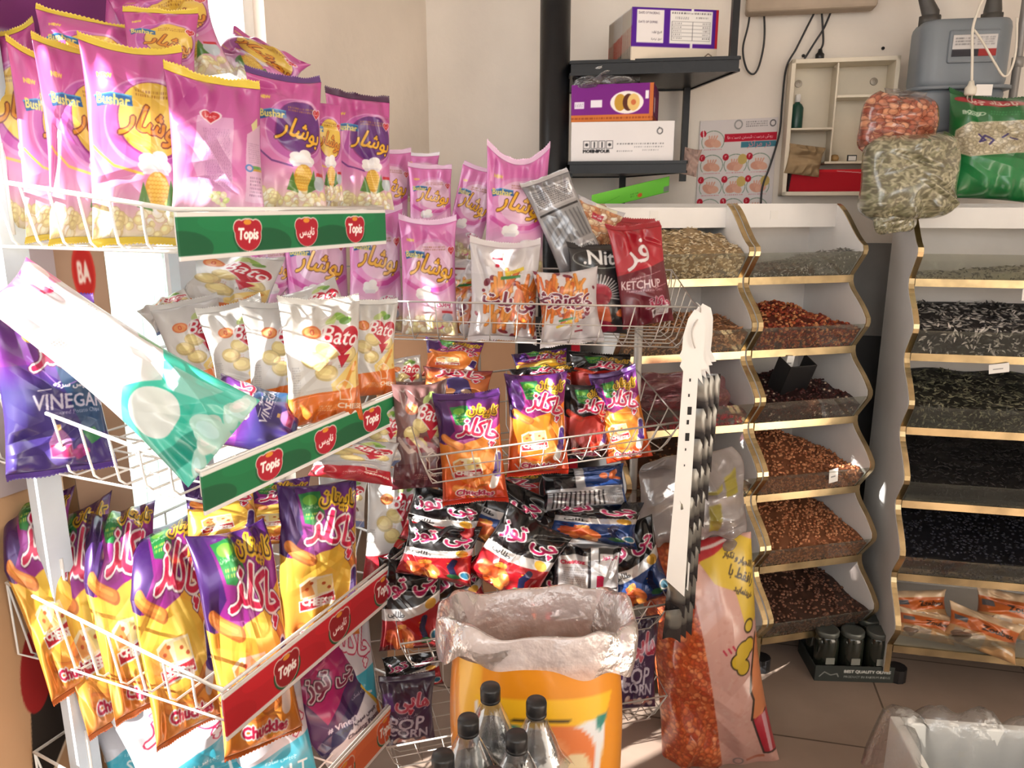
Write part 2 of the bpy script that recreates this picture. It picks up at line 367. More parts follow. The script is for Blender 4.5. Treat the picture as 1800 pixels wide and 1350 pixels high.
def art_bato(bot, deep, fruit, flav, top=(222,220,216)):
    a = Art(300, 480, top); a.grad(0, np.array(top)*.92, .3, np.minimum(255, np.array(top)*1.06)); a.grad(.3, np.minimum(255, np.array(top)*1.06), .75, np.array(top)*.97)
    for x, y in ((.5,.37),(.47,.56),(.78,.42),(.33,.45)): chipf(a, x, y, .115, (238,216,150), 15)
    if fruit == 'cheese':
        a.poly([(.52,.66),(.98,.4),(.98,.74),(.55,.76)], (246,216,130)); 
        for x, y, r in ((.85,.56,.03),(.7,.66,.035),(.92,.66,.028)): a.ell(x, y, r*1.2, r, (226,176,86))
        a.line([(.62,.74),(.9,.5)], .05, (236,160,70))
    if fruit == 'strawberry': 
        for x, y, r in ((.66,.68,.15),(.85,.62,.14),(.8,.76,.15)): a.ell(x, y, r, r*1.1, (216,50,50), 20); a.ell(x-.03, y-.02, r*.5, r*.5, (236,90,80)); a.poly([(x-.1,y-.1),(x,y-.14),(x+.1,y-.1),(x+.03,y-.06)], (90,150,60))
    if fruit == 'onion': a.ell(.62, .66, .22, .16, (110,60,40), 20); a.ell(.6, .66, .16, .11, (222,206,190), 20); a.ell(.6, .66, .08, .05, (120,70,50), 20)
    if fruit == 'pepper': 
        for q in range(5): a.line([(.1+.16*q,.5),(.3+.16*q,.62),(.5+.14*q,.6)], .07, (150,44,56) if q % 2 else (214,190,180))
    a.poly([(0,.76),(1,.69),(1,1),(0,1)], bot); a.poly([(0,.9),(1,.88),(1,1),(0,1)], deep, .5)
    for q in range(4): a.line([(.1+.25*q,1),(.3+.25*q,.74)], .01, np.minimum(255, np.array(bot)*1.12))
    a.line([(.63,.8),(.63,.73),(.58,.69),(.63,.655),(.7,.635),(.76,.655),(.81,.69),(.76,.73),(.76,.8)], .014, (246,226,206)); a.line([(.63,.8),(.76,.8)], .014, (246,226,206))
    a.ell(.35, .22, .11, .085, (226,120,66)); a.ell(.35, .22, .085, .065, (240,160,96)); a.text('0', .35, .22, .05, (206,60,40))
    a.ell(.7, .105, .08, .05, (150,190,90), 30); a.ell(.6, .13, .08, .05, (196,214,140), -40); a.ell(.76, .14, .07, .045, (110,160,70), -20)
    a.heart(.7, .29, .275, (246,238,236), 8); a.heart(.7, .29, .255, (200,22,52), 8); a.poly([(.6,.42),(.8,.42),(.66,.53)], (200,22,52))
    a.text('Bato', .7, .265, .46, (255,250,248), rot=12, bold=.008, shear=.3, sy=1.25)
    a.text(flav, .78, .86, .34, (250,236,220), rot=5, bold=.004); a.micro(.4,.84,.6,.9,3,(250,226,206),.7); a.micro(.62,.5,.82,.53,2,(90,80,80),.6); a.micro(.06,.5,.16,.9,20,(130,130,135),.6)
    a.micro(.4,.46,.52,.5,2,(200,120,120),.6); return a
def choco(a, lines, x, y, w, rot, c=(204,28,78), oc=(250,246,246), o2=(110,40,90)):
    a.text(fa(lines), x, y, w, c, rot=rot, sy=1.3, bold=.018, out=oc, ow=.026, out2=o2, ow2=.01)
def art_chak(kind):
    a = Art(300, 520, (246,186,66)); top, mid, b0, b1 = {'cheese': ((70,30,110),(150,40,140),(250,196,74),(232,140,60)), 'orange': ((76,30,104),(150,34,120),(240,140,40),(214,66,30)), 'black': ((20,18,22),(34,24,30),(190,40,30),(30,20,22)), 'side': ((190,60,50),(214,120,60),(232,120,44),(206,70,40))}[kind]
    a.grad(0, top, .18, mid); a.grad(.18, mid, .42, mid)
    yy = .40; a.poly([(0,yy),(.25,yy+.04),(.6,yy-.02),(1,yy-.14),(1,1),(0,1)], b0)
    m = a.Y > .42; t = np.clip((a.Y-.45)/.55, 0, 1)[..., None]; g = np.array(b0)*(1-t)+np.array(b1)*t; mm = m & ~a.pmask([(0,.3),(0,yy),(.25,yy+.04),(.6,yy-.02),(1,yy-.14),(1,.3)]); a.p[mm] = g[mm]
    a.ell(.55, .62, .3, .4, np.minimum(255, np.array(b0)*1.13), k=.5)
    a.poly([(0,.02),(.22,0),(.3,.28),(.1,.42),(0,.4)], np.array(top)*.95)
    cu = (236,140,66) if kind != 'black' else (206,60,36)
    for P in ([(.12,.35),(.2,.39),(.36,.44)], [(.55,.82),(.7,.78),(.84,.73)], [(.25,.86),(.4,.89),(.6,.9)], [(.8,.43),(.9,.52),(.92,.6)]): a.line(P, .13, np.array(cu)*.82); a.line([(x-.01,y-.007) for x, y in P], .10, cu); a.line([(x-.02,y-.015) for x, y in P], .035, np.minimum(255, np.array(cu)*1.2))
    a.poly([(.26,.06),(.5,.05),(.54,.2),(.46,.24),(.32,.22)], (38,132,66)); a.ell(.38,.1,.08,.05,(110,180,60)); a.text(fa('بدون گلوتن'), .4, .135, .2, (235,245,220), bold=.003); a.micro(.33,.165,.5,.205,2,(220,225,90),.9)
    a.text(fa('کاپیتان'), .72, .12, .44, (66,42,30), rot=14, sy=1.3, bold=.0, out=(236,190,44), ow=.028)
    choco(a, 'چاکلز', .66, .31, .6, 22)
    if kind in ('cheese', 'orange'):
        a.poly([(.22,.58),(.33,.545),(.6,.55),(.62,.66),(.24,.68)], (250,238,200)); a.poly([(.24,.6),(.34,.56),(.4,.66),(.26,.67)], (232,160,90)); a.poly([(.42,.565),(.59,.56),(.6,.65),(.43,.66)], (248,226,150))
        for x, y in ((.31,.62),(.5,.6),(.56,.63),(.36,.585)): a.ell(x, y, .022, .018, (196,90,50))
        a.poly([(.22,.69),(.62,.655),(.63,.725),(.23,.76)], (252,246,240)); a.poly([(.235,.697),(.61,.665),(.617,.717),(.242,.75)], (190,36,56)); a.text('CHEESE', .425, .707, .33, (255,250,245), rot=7, bold=.01)
    a.line([(.9,.56),(.86,.7),(.76,.84)], .13, (250,244,240)); a.line([(.9,.57),(.85,.71)], .11, (70,36,120)); a.ell(.84,.74,.08,.05,(90,50,140),30)
    a.text('Chuckles', .5, .915, .5, (196,36,80), rot=4, bold=.012, out=(250,240,236), ow=.02); a.micro(.4,.95,.7,.985,1,(236,190,44),.8); return a
def art_chak_side():
    a = Art(340, 480, (226,120,56)); a.grad(0, (120,40,60), .12, (206,96,56)); a.grad(.12, (214,110,60), .6, (236,150,80)); a.grad(.6, (230,110,50), 1, (150,40,50))
    choco(a, 'چاکلز', .55, .13, .62, 8); a.line([(.5,.3),(.56,.55)], .3, (54,34,110)); a.line([(.42,.5),(.34,.7)], .13, (230,160,100)); a.line([(.62,.5),(.72,.66)], .13, (240,200,170)); a.ell(.36,.86,.2,.2,(226,226,226)); 
    for x, y in ((.3,.82),(.44,.88),(.34,.95)): a.ell(x, y, .055, .05, (34,30,36))
    a.text('Chuckles', .75, .9, .34, (196,36,80), bold=.01, out=(250,240,236), ow=.015); return a
def art_chitoz(c1):
    a = Art(300, 440, (24,22,25)); a.grad(0, (18,18,21), .45, (32,30,34)); a.poly([(0,.52),(.4,.5),(.7,.42),(1,.34),(1,.46),(.7,.54),(.4,.62),(0,.64)], (226,224,224)); a.poly([(0,.64),(.4,.62),(.7,.54),(1,.46),(1,1),(0,1)], c1); a.grad(.93, np.array(c1)*.7, 1, np.array(c1)*.5)
    a.text(fa('چی توز'), .5, .27, .82, (190,36,96), rot=-8, sy=1.3, bold=.02, out=(246,242,244), ow=.026); a.text(fa('طلایی'), .27, .565, .26, (50,46,50), rot=4, bold=.006)
    a.ell(.8,.46,.1,.085,(226,170,60)); a.blobs(14, .15, .74, .6, .93, [(232,120,60),(240,150,70),(214,90,46)], .05, .075, 2.2)
    for x, y in ((.3,.69),(.62,.66)): a.line([(x,y),(x+.05,y-.02),(x+.06,y+.03),(x,y+.05)], .018, (236,180,60))
    a.line([(.7,.6),(.66,.72),(.72,.85)], .09, (36,40,80)); a.ell(.72,.87,.09,.06,(50,110,70)); a.ell(.88,.82,.1,.1,(236,236,236)); a.ell(.88,.82,.075,.075,(60,140,180)); return a
def art_silver(kind):
    a = Art(300, 440, (176,176,180)); a.grad(0, (150,150,154), .5, (200,200,204)); a.grad(.5, (200,200,204), 1, (176,176,180))
    if kind == 'chitoz':
        a.rect(0,.03,1,.2,(32,30,34)); a.rect(0,.2,.62,.9,(52,48,54)); a.rect(.08,.12,.5,.97,(226,224,226)); a.text('Cheetoz', .29, .2, .34, (204,40,76), bold=.01); a.micro(.14,.26,.46,.92,24,(120,116,124),.7); a.rect(.54,.03,.64,1,(208,208,212)); a.rect(.62,.36,.72,1,(176,24,66))
        a.poly([(.66,.1),(.98,.1),(.98,.28),(.84,.42),(.98,.52),(.98,.95),(.7,.95),(.74,.42),(.66,.3)], (222,220,224)); a.text(fa('چی توز'), .82, .15, .26, (204,40,96), bold=.008)
        for q in range(7): a.rect(.72,.56+.055*q,.97,.585+.055*q,(60,58,62))
    elif kind == 'blue':
        a.rect(0,0,.45,1,(30,29,33)); a.rect(.45,0,1,1,(32,66,130)); a.rect(.05,.5,.95,.95,(190,190,194)); a.rect(.4,.0,.5,1,(196,196,200)); 
        for q in range(12): a.rect(.12+.05*q,.58,.14+.05*q,.92,(50,48,52))
        a.blobs(5,.7,.15,.9,.35,[(214,110,60)],.04,.06,2); a.micro(.72,.6,.93,.9,10,(90,90,95),.7)
    else:
        a.rect(.08,.06,.92,.3,(206,206,210)); a.micro(.12,.08,.88,.28,9,(90,90,96),.7); a.rect(.1,.36,.92,.72,(158,160,164)); a.rect(.08,.33,.92,.355,(60,60,64))
        for q in range(9): a.line([(.12+.09*q,.4),(.2+.085*q,.7)], .035, (120,122,128))
        a.rect(.42,.78,.9,.94,(228,228,230))
        for q in range(14): a.rect(.46+.03*q,.8,.46+.03*q+(.018 if q % 3 else .01),.92,(40,40,44))
    return a
def art_salt():
    a = Art(300, 480, (206,208,218)); a.poly([(0,.58),(1,.46),(1,1),(0,1)], (52,170,196)); a.grad(.92, (40,150,180), 1, (34,130,160))
    choco(a, 'چاکلز', .6, .27, .7, 18, c=(236,234,240), oc=(190,40,86), o2=(220,214,224)); a.text(fa('چیپس ساده'), .55, .59, .36, (236,246,250), rot=7, bold=.003)
    a.text('SALT', .6, .7, .5, (220,240,246), rot=7, sy=1.1, bold=.006); a.micro(.4,.765,.8,.785,1,(220,240,246),.8)
    a.ell(.6,.9,.15,.1,(24,74,120),20); a.line([(.5,.87),(.36,.8)], .06, (24,74,120)); a.blobs(14,.55,.87,.68,.94,[(226,236,246),(200,216,232)],.025,.04,1.1); return a
def art_vinegar():
    a = Art(300, 480, (96,50,150)); a.grad(0, (84,40,120), .35, (134,56,160)); a.grad(.35, (110,52,160), .5, (56,46,120)); a.grad(.5, (56,46,120), 1, (66,46,130))
    a.poly([(.55,.3),(1,.2),(1,.8),(.75,.8)], (30,90,124), .75); a.line([(.36,.3),(.6,.5),(1,.42)], .012, (150,110,190))
    choco(a, 'کلنز', .66, .3, .48, 14, c=(206,40,90)); a.ell(.42,.18,.075,.075,(236,196,80)); a.text(fa('چیپس سرکه'), .72, .49, .36, (240,236,248), rot=4, bold=.004); a.rect(.4,.5,.52,.506,(230,226,240))
    a.text('VINEGAR', .68, .585, .66, (226,220,240), rot=4, sy=1.25, bold=.004); a.text('Flavoured Potato Chips', .7, .655, .5, (210,206,230), rot=4)
    a.rect(.5,.715,.55,.75,(226,180,110)); a.poly([(.49,.75),(.56,.75),(.62,.82),(.62,.92),(.43,.92),(.43,.82)], (176,120,176)); a.rect(.44,.84,.61,.91,(170,40,100)); a.blobs(9,.6,.87,.78,.93,[(160,40,120),(190,60,150)],.03,.04,1); a.poly([(.72,.78),(.85,.76),(.9,.83),(.78,.87)], (50,140,86)); return a
def art_cvin():
    a = Art(300, 480, (226,224,230)); a.poly([(0,0),(1,0),(1,.46),(0,.66)], (80,34,96)); a.poly([(.2,0),(1,0),(1,.3),(.3,.5)], (176,30,110)); a.poly([(.5,0),(1,0),(1,.12),(.6,.25)], (196,44,120), .7)
    a.text(fa('چی توز'), .62, .26, .62, (130,24,70), rot=20, sy=1.35, bold=.012, out=(236,230,236), ow=.02, out2=(40,24,44), ow2=.012); a.ell(.6,.06,.05,.04,(120,20,60))
    a.poly([(0,.64),(1,.43),(1,.53),(0,.75)], (46,34,86)); a.text('# Vinegar', .45, .6, .4, (236,232,246), rot=16, bold=.005); a.text(fa('سرکه نمکی'), .8, .525, .26, (236,232,246), rot=16)
    a.text(fa('چیپس سیب زمینی'), .6, .66, .55, (50,40,60), rot=14, bold=.004); a.text('Cheetoz Potato', .62, .72, .5, (60,46,66), rot=14, bold=.004); a.text('Chips', .66, .78, .24, (50,40,60), rot=14, bold=.008)
    a.ell(.74,.87,.13,.1,(86,140,50)); a.ell(.84,.85,.1,.09,(96,40,50)); a.ell(.78,.84,.07,.06,(120,170,70)); a.ell(.68,.95,.08,.08,(96,40,60)); a.poly([(.86,.5),(1,.44),(1,.84),(.93,.78)], (236,196,60)); a.blobs(6,.9,.7,1,.85,[(226,130,50)],.04,.06,2); a.micro(.02,.78,.2,.99,9,(90,88,96),.8); return a
def art_fries(flip):
    a = Art(300, 440, (222,216,218)); a.grad(0, (214,208,210), .3, (232,226,228))
    rr = np.random.RandomState(5)
    for q in range(40): x, y = .5+rr.randn()*.26, .62+rr.randn()*.18; a.ell(x, y, rr.uniform(.02,.1), rr.uniform(.015,.05), (126,24,50), rr.uniform(0,180))
    for q in range(70): x, y = rr.uniform(.24,.96), rr.uniform(.42,.97); an = math.radians(rr.normal(80, 13)); l = .3; c = [(238,130,50),(246,160,70),(222,104,40)][q % 3]; a.line([(x,y),(x+l*math.cos(an),y-l*math.sin(an)/a.A)], .055, np.array(c)*.8); a.line([(x-.006,y),(x-.006+l*math.cos(an),y-l*math.sin(an)/a.A)], .036, c)
    a.text(fa('چی پلت' if not flip else 'چی توز'), .6, .6, .78, (120,22,60), rot=8, sy=1.3, bold=.02, out=(244,240,242), ow=.024)
    a.poly([(.5,.27),(.74,.2),(.75,.235),(.51,.31)], (236,206,60)); a.poly([(.45,.315),(.7,.29),(.7,.32),(.45,.35)], (50,130,60)); a.micro(.52,.24,.72,.28,2,(130,90,30),.7)
    a.rect(.34,.13,.47,.26,(236,230,232)); a.rect(.34,.11,.47,.135,(160,26,50)); a.ell(.405,.2,.03,.03,(190,30,60)); a.micro(.3,.055,.6,.075,1,(160,156,160),.7)
    if flip: a.p = a.p[::-1, ::-1].copy(); a.text(fa('چی توز'), .5, .45, .7, (120,22,60), rot=12, sy=1.3, bold=.02, out=(244,240,242), ow=.024)
    return a
def art_nito():
    a = Art(300, 440, (34,32,36)); a.ell(.5,.12,.44,.16,(150,156,150)); a.ell(.5,.115,.425,.15,(20,20,23)); a.text('.Nito', .55, .1, .62, (244,244,244), bold=.016, sy=1.1); a.micro(.4,.165,.72,.18,1,(190,190,190),.7)
    for q in range(-11, 12): an = math.radians(90+q*9); a.line([(.42+.2*math.cos(an),.55-.2*math.sin(an)/a.A),(.42+.37*math.cos(an),.55-.37*math.sin(an)/a.A)], .022, (196,192,192))
    a.ell(.42,.54,.22,.2,(176,36,60)); a.ell(.42,.6,.2,.12,(150,30,52)); a.text(fa('تخمه'), .84, .26, .22, (240,240,240), bold=.005); a.text(fa('نیتو'), .12, .29, .14, (120,130,160)); a.ell(.84,.36,.1,.06,(120,190,60)); a.poly([(.3,.66),(.6,.66),(.66,.86),(.26,.86)], (206,90,44)); a.ell(.84,.74,.12,.07,(226,110,50),-20); a.blobs(8,.4,.85,.7,.95,[(150,30,60)],.06,.09); return a
def art_ketchup():
    a = Art(300, 480, (180,26,44)); a.grad(0, (170,20,38), .4, (196,36,56)); a.poly([(0,.44),(1,.36),(1,1),(0,1)], (112,18,40)); a.text(fa('فر'), .4, .25, .4, (246,236,236), sy=1.1, bold=.01, out=(150,20,40), ow=.014)
    a.line([(.25,.5),(.8,.46)], .008, (220,180,186)); a.text(fa('چیپس'), .32, .49, .2, (236,220,222)); a.text('KETCHUP', .4, .56, .7, (238,214,216), rot=5, bold=.006, sy=1.2); a.text('Flavoured Potato Chips', .45, .63, .62, (226,190,196), rot=5); a.line([(.62,.62),(.9,.6)], .008, (220,180,186))
    a.text(fa('چاکلز'), .66, .78, .4, (176,30,76), rot=6, bold=.012, out=(226,190,200), ow=.016); a.poly([(.5,.84),(.8,.8),(.82,.9),(.52,.93)], (226,222,224)); a.micro(.54,.84,.78,.9,3,(120,60,60),.8); a.ell(.56,.87,.04,.04,(90,60,60)); return a
def art_clearpop():
    a = Art(240, 320, (206,160,120)); a.blobs(150, 0, .12, 1, .95, [(226,176,130),(240,206,166),(206,140,96),(248,230,206)], .05, .09, 1.1, edge=(170,110,76)); a.grad(0, (206,206,214), .1, (226,222,226)); a.rect(.4,.02,.8,.09,(250,246,220)); a.rect(.36,.26,.58,.4,(190,30,60)); a.text(fa('چی توز'), .47, .33, .18, (250,236,240), bold=.006); return a
def art_pop():
    a = Art(300, 440, (62,34,72)); a.grad(0, (44,26,52), .4, (66,36,78)); a.text(fa('هاپی'), .6, .3, .6, (170,36,66), rot=8, sy=1.3, bold=.02, out=(206,160,170), ow=.02); a.text('POP', .48, .6, .62, (200,190,206), rot=6, bold=.016, sy=1.1); a.text('CORN', .5, .75, .66, (190,180,196), rot=5, bold=.014); a.text(fa('پاپ کورن'), .5, .48, .34, (214,206,220)); a.blobs(12,.1,.64,.35,.74,[(206,200,210),(180,170,186)],.03,.045,1.1)
    a.poly([(.05,.14),(.24,.13),(.26,.4),(.07,.42)], (90,44,120)); a.blobs(10,.1,.86,.9,.95,[(190,120,110),(206,180,170)],.04,.05); return a
def art_floss():
    a = Art(300, 640, (222,222,226)); a.grad(0, (232,90,150), .14, (236,150,190)); a.ell(.3,.1,.3,.2,(246,220,232)); a.ell(.8,.06,.2,.12,(246,226,236)); a.grad(.17, (226,214,222), .24, (232,232,236)); a.grad(.24, (232,232,236), .66, (240,240,242))
    a.micro(.08,.26,.9,.34,7,(150,150,156),.6); a.rect(.62,.13,.78,.15,(210,40,90)); a.poly([(0,.66),(.3,.6),(.6,.68),(1,.58),(1,1),(0,1)], (64,206,182)); a.ell(.3,.74,.24,.2,(236,246,244)); a.poly([(.55,.7),(.8,.68),(.86,.9),(.66,.94)], (150,228,214)); a.poly([(.1,.9),(.6,.84),(1,.9),(1,1),(0,1)], (90,214,194)); a.poly([(0,.84),(.5,.9),(.4,.96),(0,.93)], (22,160,140)); a.blobs(10,.2,.93,.9,.99,[(190,236,226),(226,246,240)],.05,.09,2); a.poly([(.9,.5),(1,.46),(1,.56),(.93,.6)], (110,190,120)); return a
def art_seedgreen():
    a = Art(300, 440, (26,118,60)); a.grad(0, (30,110,56), .3, (24,124,60)); a.grad(.6, (30,140,74), .8, (40,150,84)); a.grad(.8, (40,150,84), 1, (24,110,54)); a.poly([(.05,.33),(.2,.25),(.7,.22),(1,.3),(1,.52),(.7,.55),(.2,.6),(.02,.53)], (206,196,166))
    m = a.pmask([(.07,.335),(.2,.26),(.7,.23),(.98,.31),(.98,.51),(.7,.54),(.2,.585),(.04,.525)]); b = a.p.copy(); a.blobs(420, .02, .2, 1, .62, [(206,198,172),(190,180,150),(222,214,190)], .016, .026, 1.7, edge=(140,130,104)); q = a.p.copy(); a.p = b; a.p[m] = q[m]
    a.ell(.42,.045,.36,.06,(170,30,44)); a.ell(.42,.045,.32,.045,(190,40,56)); a.text(fa('بامداد چین'), .42, .045, .46, (244,226,214), rot=4, bold=.008); a.text(fa('تخمه'), .22, .17, .2, (226,240,226)); a.text('ROSTED', .24, .165, .24, (206,230,206), bold=.004); a.micro(.4,.13,.85,.18,2,(60,150,90),.8)
    for P in ([(.3,.37),(.36,.43),(.3,.45),(.36,.38),(.44,.43),(.4,.47)], [(.52,.4),(.58,.36)], [(.6,.4),(.66,.42)]): a.line(P, .022, (60,50,120))
    return a
def art_bread():
    a = Art(300, 220, (206,160,110)); a.rect(0,0,1,.2,(226,196,160)); a.rect(0,.2,1,.55,(196,100,44)); a.rect(.1,.6,.5,.95,(190,170,150)); a.text('Zoubex', .66, .37, .44, (60,30,20), bold=.012); a.blobs(8,.1,.66,.5,.9,[(120,96,80),(226,206,180)],.04,.07,1.6); a.rect(.05,.27,.25,.4,(90,90,96)); a.line([(.6,.7),(.9,.8)], .05, (236,220,200)); return a
for k, f in {'by': lambda: art_bushar('yellow'), 'bp': lambda: art_bushar('purple'), 'bk': lambda: art_bushar('pink'), 'bb': art_bushar_back,
        'bc': lambda: art_bato((232,120,40),(214,90,30),'cheese','CHEESE'), 'bs': lambda: art_bato((196,40,56),(160,24,44),'strawberry','STRAWBERRY', (230,228,226)), 'bo': lambda: art_bato((206,204,206),(40,80,170),'onion','ONION'), 'bm': lambda: art_bato((92,30,42),(70,20,34),'pepper','ORIGINAL', (120,84,84)), 'br': lambda: art_bato((186,24,46),(160,16,38),'x','ORIGINAL', (196,196,200)),
        'cc': lambda: art_chak('cheese'), 'co': lambda: art_chak('orange'), 'cb': lambda: art_chak('black'), 'cs': art_chak_side, 'zr': lambda: art_chitoz((176,26,38)), 'zb': lambda: art_chitoz((30,66,132)),
        'sv': lambda: art_silver('plain'), 'sc': lambda: art_silver('chitoz'), 'sb': lambda: art_silver('blue'), 'sa': art_salt, 'vi': art_vinegar, 'cv': art_cvin, 'fr': lambda: art_fries(False), 'ff': lambda: art_fries(True), 'ni': art_nito, 'ke': art_ketchup, 'cp': art_clearpop, 'pp': art_pop, 'fl': art_floss, 'gs': art_seedgreen, 'ze': art_bread}.items(): ART[k] = f()

FILM = pm('printed_film', attr=True, rough=.3, var=.03, spec=.55, coat=.45)
FOIL = pm('metallised_print', attr=True, rough=.26, metal=.45, var=.03, spec=.6, coat=.4)
MATTE = pm('printed_card', attr=True, rough=.6, var=.04)
PAPER = pm('matt_print', attr=True, rough=.75, var=.03, spec=.2)
BAGN = [0]
def bag(art, u, v, Y, w, h, yaw=0, lean=0, roll=0, d=.36, label='', cat='snack bag', seal=None, bot=None, foil=False, seed=None, bend=0, slump=.15, group=None, name='snack_bag', crump=1.5, fold=None, taper=0, rnd=0, ears=None, mat=None, rel=None, back=(190,188,192), curl=0, dens=1.0, alph=False):
    """a pillow packet: closed crumpled tube with the print on its front; u,v = pixel of its centre, w,h = pixel size, d = thickness/width"""
    BAGN[0] += 1; rg = np.random.RandomState(seed if seed is not None else BAGN[0]*7+1)
    k = mpp(u, v, Y); c = at(u, v, Y); ya = math.radians(yaw)
    fx, fy = math.sin(ya), -math.cos(ya); dx, dy = -c.x, -c.y; cr = (fx*dx+fy*dy)/math.hypot(dx, dy)
    if rel is None: rel = max(.62, cr) if abs(math.sin(math.radians(roll))) < .6 else 1
    w_, h_ = w*k/rel, h*k; dd = d*w_
    nu = int(np.clip(w*1.05*dens, 44, 190)); nv = int(np.clip(h*1.0*dens, 50, 330)); nb = max(10, nu//6)
    lu = np.linspace(-1, 1, nu); lb = np.linspace(1, -1, nb+2)[1:-1]
    Lx, T = np.meshgrid(np.concatenate([lu, lb]), np.linspace(1, -1, nv)); fr = np.zeros(nu+nb, bool); fr[:nu] = True
    s = Lx*(1.18-.18*Lx**2); et = np.abs(T); sg = np.where(fr, -1., .92)[None]
    X = w_/2*s*(1-.11*(1-T**2)-.02*np.sin(3*T+rg.rand()*6))*(1-taper*T)*(1-rnd*.4*et**5)
    D = dd/2*np.maximum(0, 1-et**(3+4*rnd))**.62*(1-slump*T); prof = np.maximum(0, 1-s**2)**.5
    dsp = np.zeros_like(X); env = (1-et**8)
    for j in range(5):
        kk = rg.uniform(3, 9); dsp += rg.uniform(.4, 1)*np.sin(kk*s*math.pi*.5+rg.rand()*6+T*rg.uniform(-1, 1))*et**3*env*.07*w_*.5*crump
    for j in range(13):
        cs, ct, an = rg.uniform(-.9, .9), rg.uniform(-.95, .95), rg.uniform(0, math.pi); q = (s-cs)*math.cos(an)+(T-ct)*math.sin(an)*1.5; al = -(s-cs)*math.sin(an)+(T-ct)*1.5*math.cos(an)
        amp = rg.uniform(-1, 1)*.055*w_*crump*(.5+.5*abs(ct))
        dsp += amp*np.maximum(0, 1-np.abs(q)/rg.uniform(.1, .35))*np.exp(-(al/rg.uniform(.25, .8))**2)*env*(1 if j < 8 else 1.5)
    p1, p2 = rg.rand(2)*6; dsp += .014*w_*crump*(np.sin(s*4+p1+T*3)+np.sin(T*7+p2-s*2))*env
    Yc = sg*D*prof + dsp*np.where(fr, 1, .7)[None]*np.clip(prof*1.6, .0, 1)
    Z = h_/2*T*(1+.035*np.abs(s)**2*rg.uniform(-.4, 1.6)-.03) + rg.uniform(-.012, .012)*h_*s*et
    e1_, e2_ = ears if ears else (rg.uniform(-.01, .05), rg.uniform(-.01, .05)); Z += h_*np.clip(T-.55, 0, 1)*2.2*(e1_*np.clip(-s, 0, 1)**2+e2_*np.clip(s, 0, 1)**2)
    Yc += bend*h_*(T*T-.4) + curl*h_*np.maximum(0, T-.45)**2*(1+rg.uniform(-.5, .5)*s)
    side = rg.uniform(-.06, .06)*w_; Yc += side*s*np.maximum(0, T)**2
    if fold:                                              # the top of the packet bends over backwards
        t0, fa_, skw = fold; l = np.maximum(0, Z-t0*h_/2); R_ = .22*h_; ph = np.minimum(l/R_, 1)*math.radians(fa_); om = math.radians(fa_)/R_; lc = np.minimum(l, R_)
        by = (1-np.cos(om*lc))/om+np.sin(ph)*np.maximum(0, l-R_); bz = np.sin(om*lc)/om+np.cos(ph)*np.maximum(0, l-R_)
        X = X+skw*l; Z = np.where(l > 0, t0*h_/2+bz-Yc*np.sin(ph), Z); Yc = np.where(l > 0, by+Yc*np.cos(ph), Yc)
    Xp, Yp = (Lx+1)/2, (1-T)/2; C = ART[art].sample(Xp, Yp)[..., :3] if isinstance(art, str) else art.sample(Xp, Yp)[..., :3]
    C = C*.88; C = np.where(fr[None, :, None], C, np.asarray(back, float)[None, None])
    n = nu+nb; i = np.arange(nv-1)[:, None]*n; j = np.arange(n)[None]; j2 = (j+1) % n
    q = np.stack([i+n+j, i+n+j2, i+j2, i+j], -1).reshape(-1, 4)
    V = np.stack([X, Yc, Z], -1); m = mat or (FOIL if foil else FILM)
    o = gridmesh(name, V.reshape(-1, 3), q, C.reshape(-1, 3), m, alpha=(art.sample(Xp, Yp)[..., 3]/255).ravel() if alph else None)
    for nm, cs, row, sn in (('top_seal', seal, 0, 1), ('bottom_seal', bot, nv-1, -1)):
        if cs is None: continue
        st = max(1, nu//48); e = V[row, :nu:st]; ne = len(e); hs = .085*h_*min(1, w/h*1.25); nr = 7; rows = []
        dr_ = V[row, :nu:st]-V[row+(4 if sn > 0 else -4), :nu:st]; dr_[:, 0] *= .3; dr_ /= np.maximum(1e-6, np.linalg.norm(dr_, axis=1))[:, None]; dm_ = dr_.mean(0); dr_ = .3*dr_+.7*dm_/np.linalg.norm(dm_)
        tilt = rg.uniform(-.35, .35) + (-.5*curl if sn > 0 else 0)
        for r in range(nr):
            z = hs*r/(nr-1); yy = .0012*(1 if r % 2 else -1)+tilt*z+.05*w_*np.sin(e[:, 0]/w_*7+rg.rand()*.3)*z/hs*.5
            p = e.copy(); p += dr_*z; p[:, 2] += (sn*.0025*(np.arange(ne) % 2) if r == nr-1 else 0); p[:, 1] += yy; rows.append(p)
        G = np.array(rows); G2 = G + np.array([0, .0012, 0]); VV = np.concatenate([G.reshape(-1, 3), G2.reshape(-1, 3)])
        a = np.arange(nr-1)[:, None]*ne+np.arange(ne-1)[None]; qq = np.stack([a, a+1, a+ne+1, a+ne], -1).reshape(-1, 4)
        if sn < 0: qq = qq[:, ::-1]
        cc = np.tile(np.asarray(cs, float), (len(VV), 1))
        so = gridmesh(nm, VV, np.concatenate([qq, qq[:, ::-1]+nr*ne]), cc, m, o)
    o.matrix_world = Matrix.Translation(c) @ Matrix.Rotation(ya, 4, 'Z') @ Matrix.Rotation(-math.radians(lean), 4, 'X') @ Matrix.Rotation(math.radians(roll), 4, 'Y')
    return tag(o, label, cat, group)
